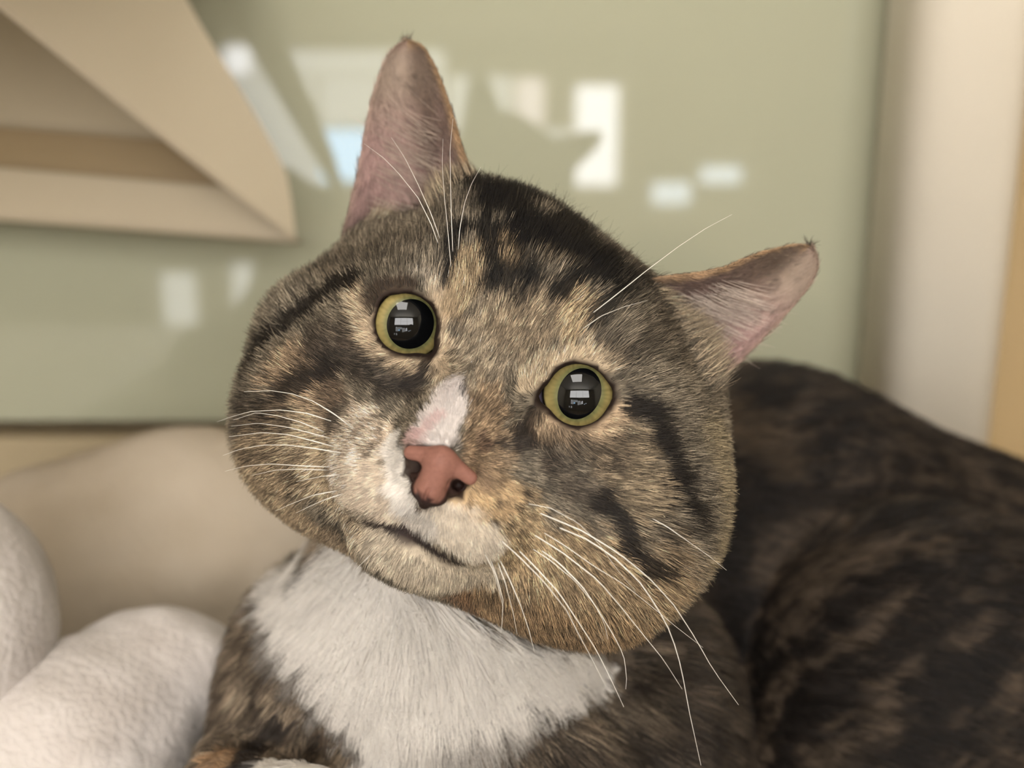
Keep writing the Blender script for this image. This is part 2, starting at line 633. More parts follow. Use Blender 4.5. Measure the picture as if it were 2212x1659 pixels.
bcap((1180, 1720, 0.30), (1120, 2150, 0.27), 22, 15, 10)      # other foreleg
bell(1115, 2230, 0.262, 14, 9, 18, 4)
bcap((2330, 1560, 0.47), (2480, 1900, 0.40), 16, 13, 8)       # tail round the haunch
bcap((2480, 1900, 0.40), (2150, 2350, 0.32), 13, 11, 4)
bcap((2150, 2350, 0.32), (1700, 2450, 0.30), 11, 8, 4)
bell(1750, 2200, 0.345, 34, 12, 14, 5)                 # hind foot


def f_body(P):
    d = None
    for s in BODY:
        if s[0] == 'e': q = sd_ell(P, s[1], s[2], s[3])
        else: q = sd_cap(P, s[1], s[2], s[3][0], s[3][1])
        d = q if d is None else smin(d, q, s[4])
    return d


_up = HA.T @ np.array([0, 0, 1.0])
_z0mm = HO[2] * 1000


def f_cat(P):
    d = f_body(P)
    m = (((P - np.array([0, -15, -25], dtype=P.dtype)) ** 2).sum(1) < 105.0 ** 2)
    if m.any():
        d[m] = smin(f_head(P[m]), d[m], 7)
    h = P @ _up.astype(P.dtype) + _z0mm                 # height above the bench
    # the underside settles flat on the bench
    return smax(d, 1.0 - h, 4)


_pts = np.concatenate([np.array([[-62, -75, -95], [66, 45, 30]], float)] +
                      [np.array([s[1] - max(s[2]) - 4, s[1] + max(s[2]) + 4]) if s[0] == 'e' else
                       np.array([np.minimum(s[1], s[2]) - max(s[3]) - 4, np.maximum(s[1], s[2]) + max(s[3]) + 4]) for s in BODY])
GH = 1.4
CV, CQ = surface_nets(f_cat, _pts.min(0), _pts.max(0), GH)
CN, _ = grad(f_cat, CV)

# ------------------------------------------------------------------ ears: concave shells with a back
def resample(pts, n):
    p = np.array(pts, float)
    s = np.concatenate([[0], np.cumsum(np.linalg.norm(np.diff(p[:, :2], axis=0), axis=1))])
    t = np.linspace(0, s[-1], 400)
    q = np.stack([np.interp(t, s, p[:, k]) for k in range(p.shape[1])], 1)
    for _ in range(12):
        q[1:-1] = (q[:-2] + q[1:-1] * 2 + q[2:]) / 4
    i = np.linspace(0, 399, n)
    return np.stack([np.interp(i, np.arange(400), q[:, k]) for k in range(p.shape[1])], 1)


EARS = [  # outer edge, inner edge, depth of the bowl (mm)
    ([(715, 600, .285), (742, 500, .284), (765, 410, .284), (783, 310, .285), (800, 220, .287), (820, 155, .289), (836, 118, .290), (856, 96, .290), (880, 87, .290)],
     [(1060, 480, .276), (1022, 385, .275), (998, 315, .275), (977, 240, .277), (957, 180, .280), (940, 140, .284), (924, 110, .287), (905, 93, .289), (880, 87, .290)], 13.0),
    ([(1480, 930, .276), (1530, 838, .277), (1605, 775, .277), (1680, 700, .277), (1735, 638, .277), (1760, 600, .276), (1769, 570, .275), (1765, 546, .275), (1748, 531, .275)],
     [(1330, 640, .266), (1420, 598, .264), (1500, 590, .262), (1560, 578, .262), (1610, 557, .264), (1650, 542, .267), (1690, 533, .271), (1724, 527, .273), (1748, 531, .275)], 12.0)]
NS, NT = 22, 40
EV, EQ, EN, EP = [], [], [], []        # verts, quads, normals, params (ear id, s, t, back)
for eid, (eo, ei, bowl) in enumerate(EARS):
    A = toH(np.array([W(*p) for p in resample(eo, NT)]))
    B = toH(np.array([W(*p) for p in resample(ei, NT)]))
    away = HA.T @ FWD
    s = np.linspace(0, 1, NS)
    wid = np.linalg.norm(A - B, axis=1)
    wmax = wid.max()
    prof = 1 - np.abs(2 * s - 1) ** 2.2
    G = A[:, None, :] * (1 - s)[None, :, None] + B[:, None, :] * s[None, :, None]
    dep = bowl * (wid / wmax)[:, None] * prof[None, :]
    front = G + away * dep[:, :, None]
    tt = np.linspace(0, 1, NT)
    thick = (1.1 + 3.0 * (1 - tt) ** 2)[:, None] * (0.35 + 0.65 * prof[None, :])
    back = front + away * (thick[:, :, None] + 0.25 * dep[:, :, None] * 0)
    base = len(CV) + sum(len(x) for x in EV)
    nv = NT * NS
    fr = front.reshape(-1, 3); bk = back.reshape(-1, 3)
    I = np.arange(nv).reshape(NT, NS)
    q1 = np.stack([I[:-1, :-1], I[:-1, 1:], I[1:, 1:], I[1:, :-1]], -1).reshape(-1, 4)
    # orientation: front normal must face the viewer
    v0, v1, v3 = fr[q1[:, 0]], fr[q1[:, 1]], fr[q1[:, 3]]
    nrm = np.cross(v1 - v0, v3 - v0)
    if (nrm @ away).sum() > 0: q1 = q1[:, ::-1]
    q2 = q1[:, ::-1] + nv
    rim = []
    for col in (0, NS - 1):
        for r_ in range(NT - 1):
            a, b = I[r_, col], I[r_ + 1, col]
            rim.append((a, b, b + nv, a + nv))
    for c_ in range(NS - 1):
        a, b = I[NT - 1, c_], I[NT - 1, c_ + 1]
        rim.append((a, b, b + nv, a + nv))
    EV += [fr, bk]
    EQ += [base + q1, base + q2, base + np.array(rim)]
    # normals on the grid
    du = np.gradient(front, axis=0); dv = np.gradient(front, axis=1)
    n = np.cross(du, dv); n /= np.linalg.norm(n, axis=2, keepdims=True) + 1e-9
    n = n * np.where((n @ away) > 0, -1, 1)[..., None]
    EN += [n.reshape(-1, 3), -n.reshape(-1, 3)]
    S_, T_ = np.meshgrid(s, tt)
    par = np.stack([np.full(nv, eid), S_.ravel(), T_.ravel(), np.zeros(nv)], 1)
    par2 = par.copy(); par2[:, 3] = 1
    EP += [par, par2]
    EARS[eid] = dict(front=front, A=A, B=B, n=n)
AV = np.concatenate([CV] + EV)
AQ = np.concatenate([CQ] + EQ)
AN = np.concatenate([CN] + EN)
AP = np.concatenate([np.full((len(CV), 4), -1.0)] + EP)

# ==================================================================== THE CAT: markings and painted crease shade
_pp = np.stack(project(toW(AV)), 1)
_face = ((toH(CAM) - AV) * AN).sum(1) > 0


def surf(px, py, bias=0.0):
    """point of the coat that lies at this place of the photograph (head millimetres)"""
    m = _face & (np.abs(_pp[:, 0] - px) < 18) & (np.abs(_pp[:, 1] - py) < 18)
    if not m.any():
        m = _face & (np.hypot(_pp[:, 0] - px, _pp[:, 1] - py) < 60)
        if not m.any():
            m = np.hypot(_pp[:, 0] - px, _pp[:, 1] - py) < 160
    q = _pp[m]
    dmin = q[:, 2].min()
    q = q[q[:, 2] < dmin + 0.006]
    w = 1 / (np.hypot(q[:, 0] - px, q[:, 1] - py) + 2)
    return hp(px, py, (q[:, 2] * w).sum() / w.sum() + bias)


def stroke3d(pts, step=30):
    P = []
    pts = [np.array(p, float) for p in pts]
    if len(pts) == 1: return np.array([surf(*pts[0])])
    for a, b in zip(pts[:-1], pts[1:]):
        n = max(1, int(np.linalg.norm(b - a) / step))
        for i in range(n): P.append(surf(*(a + (b - a) * i / n)))
    P.append(surf(*pts[-1]))
    return np.array(P)


LAYERS = []     # (3-D polyline, radius mm, softness mm, colour, strength, ticking amplitude, wobble)


def paint_stroke(pts, r, col, k=1.0, soft=None, amp=None, wob=None):
    LAYERS.append((stroke3d(pts), r, soft if soft is not None else max(0.6, r * 0.6), lin(col), k, amp,
                   r * 0.5 if wob is None else wob))


DK = (44, 35, 29)
PS = paint_stroke
# --- broad tones of the face
PS([(1000, 800), (1040, 740), (1090, 660)], 8, (172, 152, 124), 0.8)
PS([(1120, 700), (1200, 680)], 7, (158, 136, 106), 0.7)
PS([(620, 800), (690, 850)], 6, (176, 146, 112), 0.8)
PS([(600, 960), (560, 1050), (620, 1120)], 10, (168, 143, 110), 0.85)
PS([(640, 1150), (740, 1200)], 8, (160, 136, 106), 0.85)
PS([(1340, 960), (1390, 1060)], 7, (160, 138, 106), 0.7)
PS([(1540, 960), (1570, 1100), (1540, 1200)], 6, (158, 140, 106), 0.7)
PS([(1180, 1240), (1300, 1260), (1400, 1300)], 12, (168, 140, 103), 0.85)
PS([(1060, 1310), (1200, 1370), (1330, 1390)], 10, (142, 113, 78), 0.85)
PS([(985, 1290), (1010, 1325)], 4, (120, 88, 58), 0.7)
PS([(1080, 1150), (1140, 1190)], 9, (188, 158, 116), 0.8)
# --- pale muzzle, chin and pads
PS([(770, 960), (740, 1020)], 8, (224, 197, 167), 0.9)
PS([(660, 960), (690, 1040)], 7, (194, 168, 132), 0.8)
PS([(800, 1060), (840, 1090)], 7, (226, 204, 178), 0.9, amp=0.2)
PS([(848, 960), (856, 1030), (876, 1090)], 3.2, (238, 228, 216), 0.95, amp=0.1)
PS([(1060, 1060), (1000, 1100)], 6.5, (212, 176, 128), 0.9, amp=0.3)
PS([(945, 1115), (990, 1150), (1040, 1180)], 5.0, (228, 212, 190), 0.9, amp=0.15)
PS([(820, 1180), (900, 1215), (970, 1245), (1050, 1235)], 5.0, (204, 186, 160), 0.9, amp=0.3)
PS([(760, 1160), (740, 1120)], 5, (206, 182, 150), 0.8)
PS([(890, 1120), (920, 1140)], 3, (205, 196, 186), 0.7, amp=0.2)
# --- nose bridge
PS([(1045, 880), (1050, 950), (1055, 1000)], 5.5, (140, 114, 84), 0.85)
PS([(1010, 1000), (1040, 1030)], 3, (146, 118, 90), 0.7)
PS([(978, 838), (945, 890), (915, 930)], 2.8, (228, 214, 206), 0.98, amp=0.08, wob=0.8)
PS([(985, 880), (960, 930), (950, 965)], 2.5, (228, 216, 208), 0.98, amp=0.08, wob=0.8)
PS([(945, 898), (905, 938)], 1.4, (210, 164, 158), 0.55, amp=0.08)
PS([(895, 945)], 2.2, (205, 160, 152), 0.6, amp=0.05)
PS([(985, 960), (970, 975)], 1.2, (150, 140, 130), 0.6)
# --- light hair round the eyes
PS([(950, 610), (960, 680), (955, 760), (950, 800)], 2.8, (216, 190, 156), 0.9, amp=0.25)
PS([(900, 585), (940, 610)], 2.2, (196, 180, 158), 0.45, amp=0.75)
PS([(1140, 820), (1190, 775), (1250, 760), (1320, 775)], 2.6, (216, 190, 154), 0.8, amp=0.45)
PS([(770, 640), (780, 700), (815, 755), (860, 785), (900, 800)], 2.8, (212, 184, 148), 0.8, amp=0.4)
PS([(1165, 915), (1230, 935), (1300, 930), (1350, 890)], 2.9, (210, 178, 140), 0.8, amp=0.4)
PS([(1020, 570), (1000, 620), (985, 660)], 4.5, (192, 164, 124), 0.85)
PS([(1240, 650), (1235, 710)], 4, (196, 166, 124), 0.8)
PS([(1090, 530), (1100, 565)], 3, (170, 142, 104), 0.7)
PS([(1180, 545), (1240, 575)], 2.5, (160, 136, 100), 0.6)
# --- dark stripes
def DS(pts, r, k=0.92, col=DK, soft=None): PS(pts, r, col, k, soft if soft is not None else max(0.5, r * 0.45), amp=0.35 if k >= 0.85 else 0.66, wob=r * 0.7)
DS([(765, 608), (715, 628), (660, 670), (615, 705), (570, 748), (540, 800)], 3.0, 0.97, (30, 24, 20))
DS([(690, 760), (770, 795), (850, 835), (900, 828)], 3.8, 0.8, (46, 37, 31), 3.2)
DS([(740, 720), (690, 740)], 3.5, 0.6, (70, 56, 45), 3)
DS([(700, 800), (725, 860), (720, 910)], 3.0, 0.7, (60, 48, 40), 2.2)
DS([(620, 838), (665, 812), (710, 800)], 2.6, 0.92, (34, 27, 22))
DS([(525, 880), (570, 872), (610, 882)], 2.2, 0.8)
DS([(515, 925), (560, 915), (620, 925)], 1.8, 0.65)
DS([(530, 985), (600, 975), (650, 985)], 1.6, 0.5)
DS([(550, 800), (530, 850)], 2.5, 0.5)
DS([(620, 1020), (640, 1030)], 1.6, 0.75)
DS([(590, 1090), (650, 1145)], 1.5, 0.5)
DS([(680, 1195), (770, 1215)], 3.0, 0.45, (95, 78, 58), 3)
DS([(930, 770), (915, 800), (895, 825)], 1.8, 0.9)
DS([(795, 655), (805, 628), (850, 612), (890, 610)], 1.9, 0.85, (58, 42, 30))
BK = (15, 12, 10)
DS([(1030, 395), (1060, 440)], 4.0, 0.96, BK)
DS([(1095, 455), (1150, 490), (1210, 515), (1290, 560)], 6.5, 0.97, BK)
DS([(1130, 500), (1190, 540), (1250, 575)], 3.5, 0.9, BK)
DS([(1060, 390), (1110, 415), (1190, 450), (1270, 500)], 5.0, 0.97, BK)
DS([(1300, 545), (1380, 580)], 3.2, 0.8)
DS([(960, 470), (1010, 440)], 3, 0.4)
DS([(963, 615), (970, 575), (985, 520), (1000, 500)], 1.7, 0.95, BK)
DS([(1005, 497), (1045, 500), (1065, 540), (1068, 590)], 2.5, 0.95, BK)
DS([(1120, 560), (1150, 600)], 2.8, 0.8, BK)
DS([(1060, 622), (1105, 605), (1140, 600)], 2.0, 0.9, BK)
DS([(1120, 645), (1160, 615)], 1.8, 0.8, BK)
DS([(1195, 638), (1240, 605), (1290, 600), (1320, 620)], 2.4, 0.95, BK)
DS([(1275, 690), (1310, 650), (1380, 600)], 2.1, 0.85, BK)
DS([(1000, 690), (985, 720)], 1.4, 0.5)
DS([(1300, 560), (1350, 600), (1400, 620)], 2.4, 0.75, BK)
DS([(1350, 760), (1420, 720)], 4, 0.42, (70, 58, 46), 3.5)
DS([(1400, 650), (1460, 720), (1470, 790)], 3.5, 0.5, (70, 58, 46), 3)
DS([(700, 560), (800, 545), (900, 520)], 4.5, 0.42, (70, 58, 46), 4)
DS([(660, 600), (720, 575)], 3, 0.4, (70, 58, 46), 3)
DS([(1160, 880), (1135, 925), (1120, 960)], 1.9, 0.9)
DS([(1365, 872), (1415, 893), (1430, 945), (1455, 1010), (1478, 1075), (1500, 1130)], 2.8, 0.97, (30, 24, 20))
DS([(1185, 965), (1260, 965), (1330, 985)], 3.6, 0.62, (62, 50, 40), 3)
DS([(1200, 1010), (1250, 1060), (1300, 1080)], 3.2, 0.6, (62, 50, 40), 2.6)
DS([(1300, 1080), (1340, 1120), (1355, 1175), (1390, 1212), (1430, 1228)], 2.2, 0.96, (34, 27, 22))
DS([(1420, 1130), (1450, 1200)], 2.5, 0.4, (80, 66, 50), 2)
DS([(1085, 955), (1088, 965)], 1.1, 0.85)
DS([(1040, 945), (1050, 965)], 1.3, 0.5, (90, 60, 52))
DS([(1000, 842)], 0.8, 0.8)
for p in ((1080, 1085), (1136, 1065), (1125, 1096), (1066, 1122), (1100, 1133)): DS([p], 0.75, 0.85)
for p in ((745, 925), (772, 938), (806, 963), (740, 990), (790, 985)): DS([p], 0.8, 0.8)
PS([(800, 1126), (850, 1141), (900, 1163), (950, 1188), (988, 1208)], 1.0, (52, 40, 36), 0.95, soft=0.8, amp=0.1)
PS([(870, 1148), (900, 1165), (945, 1190)], 1.7, (62, 50, 46), 0.85, soft=1.4, amp=0.1)
PS([(866, 955), (880, 1000), (890, 1055), (905, 1098)], 0.6, (52, 36, 30), 0.85, soft=0.6, amp=0.1)
PS([(1034, 1022), (1000, 1055), (950, 1085), (905, 1100)], 0.6, (70, 50, 40), 0.8, soft=0.7, amp=0.1)
def on_coat(px, py):
    m = _face & (_pp[:, 2] < 0.30)
    i = np.argmin(np.where(m, np.hypot(_pp[:, 0] - px, _pp[:, 1] - py), 1e9))
    return AV[i]


_lip = [(800, 1126), (825, 1134), (850, 1141), (875, 1152), (900, 1163), (925, 1176), (950, 1188), (988, 1208)]
LAYERS.append((np.array([on_coat(*p) for p in _lip]), 1.1, 1.0, lin((52, 40, 36)), 0.92, 0.1, 0.3))
LAYERS.append((np.array([on_coat(*p) for p in _lip[2:7]]), 1.5, 1.2, lin((56, 44, 40)), 0.85, 0.1, 0.3))
N_FACE = len(LAYERS)
# --- bib, shoulders, paw
WH = (240, 231, 220)
PS([(560, 1180), (600, 1290), (690, 1430)], 8, WH, 0.98, soft=2, amp=0.06)
PS([(700, 1290), (770, 1460), (850, 1600)], 13, WH, 0.98, soft=2, amp=0.06)
PS([(850, 1330), (930, 1500), (930, 1600)], 14, WH, 0.98, soft=2, amp=0.06)
PS([(980, 1380), (1060, 1500)], 12, WH, 0.98, soft=2, amp=0.06)
PS([(1130, 1420), (1290, 1470)], 6, WH, 0.98, soft=2, amp=0.06)
PS([(1120, 1480), (1200, 1500)], 6, WH, 0.98, soft=2, amp=0.06)
LAYERS.append((np.array([hp(600, 1762, 0.2685), hp(650, 1757, 0.262)]), 15.0, 1.5, lin(WH), 0.98, 0.06, 0.5))
PS([(640, 1222), (600, 1235), (580, 1215)], 8, WH, 0.98, soft=2, amp=0.06)
PS([(515, 1180), (500, 1300), (500, 1400)], 2.6, (74, 60, 47), 0.75, soft=2, amp=0.35)
PS([(560, 1330), (620, 1430), (700, 1530), (770, 1620)], 3.0, (74, 60, 47), 0.75, soft=2.5, amp=0.35)
PS([(470, 1480), (530, 1560)], 3.5, (74, 60, 47), 0.6, soft=2.5, amp=0.35)
PS([(440, 1600), (470, 1640)], 6, (150, 112, 72), 0.7, soft=4, amp=0.3)
PS([(520, 1650), (560, 1600), (620, 1560)], 4.0, (40, 32, 27), 0.95, soft=2.5, amp=0.2)
PS([(900, 1630), (1050, 1600), (1200, 1590)], 4, (74, 60, 47), 0.5, soft=3, amp=0.35)
PS([(1592, 1120), (1580, 1250), (1590, 1400), (1625, 1560)], 6, (20, 15, 12), 0.9, soft=5, amp=0.2)  # shade of the gap between shoulder and haunch, painted onto the coat
# crease between back and thigh, its shade painted dark
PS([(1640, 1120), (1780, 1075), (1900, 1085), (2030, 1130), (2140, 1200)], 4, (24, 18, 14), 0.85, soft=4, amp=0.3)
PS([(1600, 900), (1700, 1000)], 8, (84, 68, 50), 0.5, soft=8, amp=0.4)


def head_weight(P):
    w = np.zeros(len(P))
    m = (((P - np.array([0, -15, -25])) ** 2).sum(1) < 100.0 ** 2)
    q = P[m].astype(np.float32)
    w[m] = smooth((f_body(q) - f_head(q)) / 8.0 + 0.5)
    return w


def paint(P, par=None):
    """coat colour (linear), ticking amplitude at points P (head mm)"""
    n = len(P)
    hw = head_weight(P)
    n1 = vnoise(P, 0.16, 1); n2 = vnoise(P, 0.45, 2); n3 = vnoise(P, 0.06, 3)
    # body: dark mackerel coat, streaks lie along the hair (drawn in body space)
    ax = BR[:, 0] * 0.85 + BR[:, 1] * 0.5; ax = ax / np.linalg.norm(ax)
    al = P @ ax
    Q = P - np.outer(al, ax) * 0.72
    st = vnoise(Q, 0.15, 5) * 0.5 + vnoise(Q, 0.5, 6) * 0.5
    body = lin((27, 21, 17)) * (1 - smooth((st - 0.42) / 0.28))[:, None] + lin((74, 61, 48)) * smooth((st - 0.42) / 0.28)[:, None]
    # front quarters are paler than the haunches
    chest = hp(900, 1500, 0.30)
    fr = smooth(1.6 - np.linalg.norm((P - chest) / np.array([62, 62, 80]), axis=1))
    stf = vnoise(Q, 0.22, 8)
    front = lin((80, 66, 52)) * (1 - smooth((stf - 0.35) / 0.3))[:, None] + lin((150, 130, 106)) * smooth((stf - 0.35) / 0.3)[:, None]
    left = smooth((hp(1000, 1500, 0.3)[0] - P[:, 0]) / 40.0)
    front = front * (0.62 + 0.38 * left)[:, None]
    body = body * (1 - fr)[:, None] + front * fr[:, None]
    head = lin((121, 109, 91)) * (0.78 + 0.44 * n1)[:, None]
    # back of the skull and nape are dark
    nape = smooth((-P[:, 2] - 42) / 25.0)
    head = head * (1 - 0.6 * nape)[:, None]
    col = body * (1 - hw)[:, None] + head * hw[:, None]
    amp = 0.72 * np.ones(n)
    warp = (n2 - 0.5) * 2
    for i, (L, r, s, c, k, am, wob) in enumerate(LAYERS):
        R = r + s + wob
        m = ((P > L.min(0) - R) & (P < L.max(0) + R)).all(1)
        if i < N_FACE: m &= hw > 0.3
        else: m &= hw < 0.9
        ids = np.nonzero(m)[0]
        if not len(ids): continue
        q = P[ids]
        if len(L) == 1:
            d = np.linalg.norm(q - L[0], axis=1)
        else:
            d = np.full(len(ids), 1e9)
            for a, b in zip(L[:-1], L[1:]):
                ab = b - a
                t = np.clip(((q - a) @ ab) / (ab @ ab + 1e-9), 0, 1)
                d = np.minimum(d, ((q - a - t[:, None] * ab) ** 2).sum(1))
            d = np.sqrt(d)
        d = d + warp[ids] * wob
        w = k * (1 - smooth((d - r + s * 0.5) / s))
        col[ids] = col[ids] * (1 - w)[:, None] + c * w[:, None]
        if am is not None: amp[ids] = amp[ids] * (1 - w) + am * w
    if par is not None:
        for eid in (0, 1):
            m = par[:, 0] == eid
            if not m.any(): continue
            s, t, bk = par[m, 1], par[m, 2], par[m, 3]
            edge = np.minimum(s, 1 - s)
            nn = vnoise(P[m], 0.25, 9)
            pink = lin((176, 140, 132)); fuzz = lin((158, 136, 118)); rim = lin((188, 150, 108)); dark = lin((70, 56, 46))
            k1 = smooth((t - 0.45) / 0.35)
            c = pink * (1 - k1)[:, None] + fuzz * k1[:, None]
            kd = smooth((s - 0.38) / 0.35) * (0.75 + 0.5 * nn) * smooth((t - 0.02) / 0.15)     # inner half is tabby-grey
            c = c * (1 - 0.75 * kd)[:, None] + lin((96, 78, 66)) * (0.75 * kd)[:, None]
            inner = (s > 0.5)
            kr = np.where(inner, 1 - smooth((1 - s) / 0.07), 0.7 * (1 - smooth(s / 0.05)))
            kr = np.maximum(kr, 0.7 * smooth((t - 0.9) / 0.08)) * smooth((t - 0.05) / 0.1)
            rc = np.where(inner[:, None], rim, lin((178, 146, 128)))
            c = c * (1 - kr)[:, None] + rc * kr[:, None]
            kb = 1 - smooth((t - 0.06 - 0.14 * nn) / 0.14)
            c = c * (1 - kb)[:, None] + lin((92, 78, 62)) * kb[:, None]
            c = np.where((bk > 0.5)[:, None], dark * (0.7 + 0.6 * nn)[:, None], c)
            col[m] = c
            amp[m] = 0.2
    lum = (col @ np.array([0.25, 0.65, 0.1]))[:, None]
    col = lum + (col - lum) * 0.86
    return np.clip(col, 0.004, 0.95), amp


# nose leather (its shape is needed to keep hair off it)


def f_nose(P):
    M = P.copy(); M[:, 0] = np.abs(M[:, 0])
    d = sd_cap(M, (0, 2.6, -0.6), (6.5, 1.0, -2.4), 2.2, 1.45)             # wings over the nostrils
    d = smin(d, sd_cap(P, (0, 1.5, -0.5), (0, -4.2, -1.4), 3.2, 2.6), 1.6)   # column
    d = smin(d, sd_cap(P, (0, -4.2, -1.4), (0, -7.4, -2.6), 2.6, 1.2), 1.2)
    d = smin(d, sd_ell(P, (0, -1.2, -5.0), (6.4, 4.4, 3.2)), 0.8)            # floor behind the nostrils, coloured dark as recess shade
    d = smin(d, sd_ell(P, (0, -4.8, -2.6), (4.0, 2.8, 2.0)), 0.8)             # dark flanks of the philtrum
    d = smax(d, -sd_cap(M, (4.3, -1.4, 0), (4.9, -1.5, -3.8), 1.15, 1.1), 0.5)
    d = smax(d, -sd_cap(P, (0, -2.8, 2.2), (0, -9, -1.2), 0.3, 0.5), 0.5)
    return d


# ------------------------------------------------------------------ coat material, skin
def attr_mat(name, rough, spec, translucent=0.0):
    m = mat(name, (0.5, 0.5, 0.5), rough, spec)
    nt = m.node_tree
    a = nt.nodes.new('ShaderNodeAttribute'); a.attribute_name = 'coat'
    nt.links.new(a.outputs['Color'], nt.nodes['Principled BSDF'].inputs['Base Color'])
    return m


M_skin = attr_mat('cat_skin', 0.7, 0.15)
M_hair = attr_mat('cat_hair', 0.55, 0.35)

cat = empty('tabby_cat', W(1100, 1300, 0.35) * np.array([1, 1, 0]))
tag(cat, 'brown tabby cat with white bib, green eyes and tilted head lying on the bench', 'cat')
me = fast_mesh('body', toW(AV), AQ)
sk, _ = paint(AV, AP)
lidm = np.full(len(AV), 9.0)
m_ = (np.abs(AV) < 60).all(1)
for e in (0, 1):
    o2, z = eye_open(AV[m_].astype(np.float32), e)
    lidm[m_] = np.minimum(lidm[m_], np.where(z > 0, o2, 9))
wl = (1 - smooth((lidm - 0.6) / 0.9))[:, None]
sk = sk * (1 - wl) + lin((38, 27, 22)) * wl
fnz = np.full(len(AV), 9.0)
m_ = np.linalg.norm(AV - NC, axis=1) < 14
fnz[m_] = f_nose(to_nose(AV[m_].astype(np.float32)))
wn = (1 - smooth((fnz - 0.2) / 0.5))[:, None]
qn = to_nose(AV)
wn = np.maximum(wn, ((np.abs(qn[:, 0]) < 6.6) & (qn[:, 1] > -4.2) & (qn[:, 1] < 1.5) & (qn[:, 2] > -8))[:, None] * 0.9)
sk = sk * (1 - wn) + lin((40, 26, 22)) * wn
dm = np.full(len(AV), 99.0)
m_ = np.linalg.norm(AV - np.array([0, -41, 14.0]), axis=1) < 24
for a_, b_ in zip(MOUTH[:-1], MOUTH[1:]):
    dm[m_] = np.minimum(dm[m_], sd_cap(AV[m_], a_, b_, 0.9, 0.9))
wm = (1 - smooth((dm - 0.3) / 1.1))[:, None] * 0.9
sk = sk * (1 - wm) + lin((46, 34, 32)) * wm
at = me.attributes.new('coat', 'FLOAT_COLOR', 'POINT')
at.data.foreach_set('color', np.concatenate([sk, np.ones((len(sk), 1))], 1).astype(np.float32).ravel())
body_o = link('body', me, M_skin, cat)

# ------------------------------------------------------------------ hair
def sample(quads, weight, n):
    A, B, C, D = (AV[quads[:, k]] for k in range(4))
    area = 0.5 * np.linalg.norm(np.cross(C - A, D - B), axis=1)
    p = area * weight
    idx = rng.choice(len(quads), n, p=p / p.sum())
    u = rng.random(n); v = rng.random(n)
    w = np.stack([(1 - u) * (1 - v), u * (1 - v), u * v, (1 - u) * v], 1)
    q = quads[idx]
    P = sum(AV[q[:, k]] * w[:, k:k + 1] for k in range(4))
    N = sum(AN[q[:, k]] * w[:, k:k + 1] for k in range(4))
    N /= np.linalg.norm(N, axis=1, keepdims=True) + 1e-9
    par = sum(AP[q[:, k]] * w[:, k:k + 1] for k in range(4))
    return P, N, par


def norml(v): return v / (np.linalg.norm(v, axis=1, keepdims=True) + 1e-9)


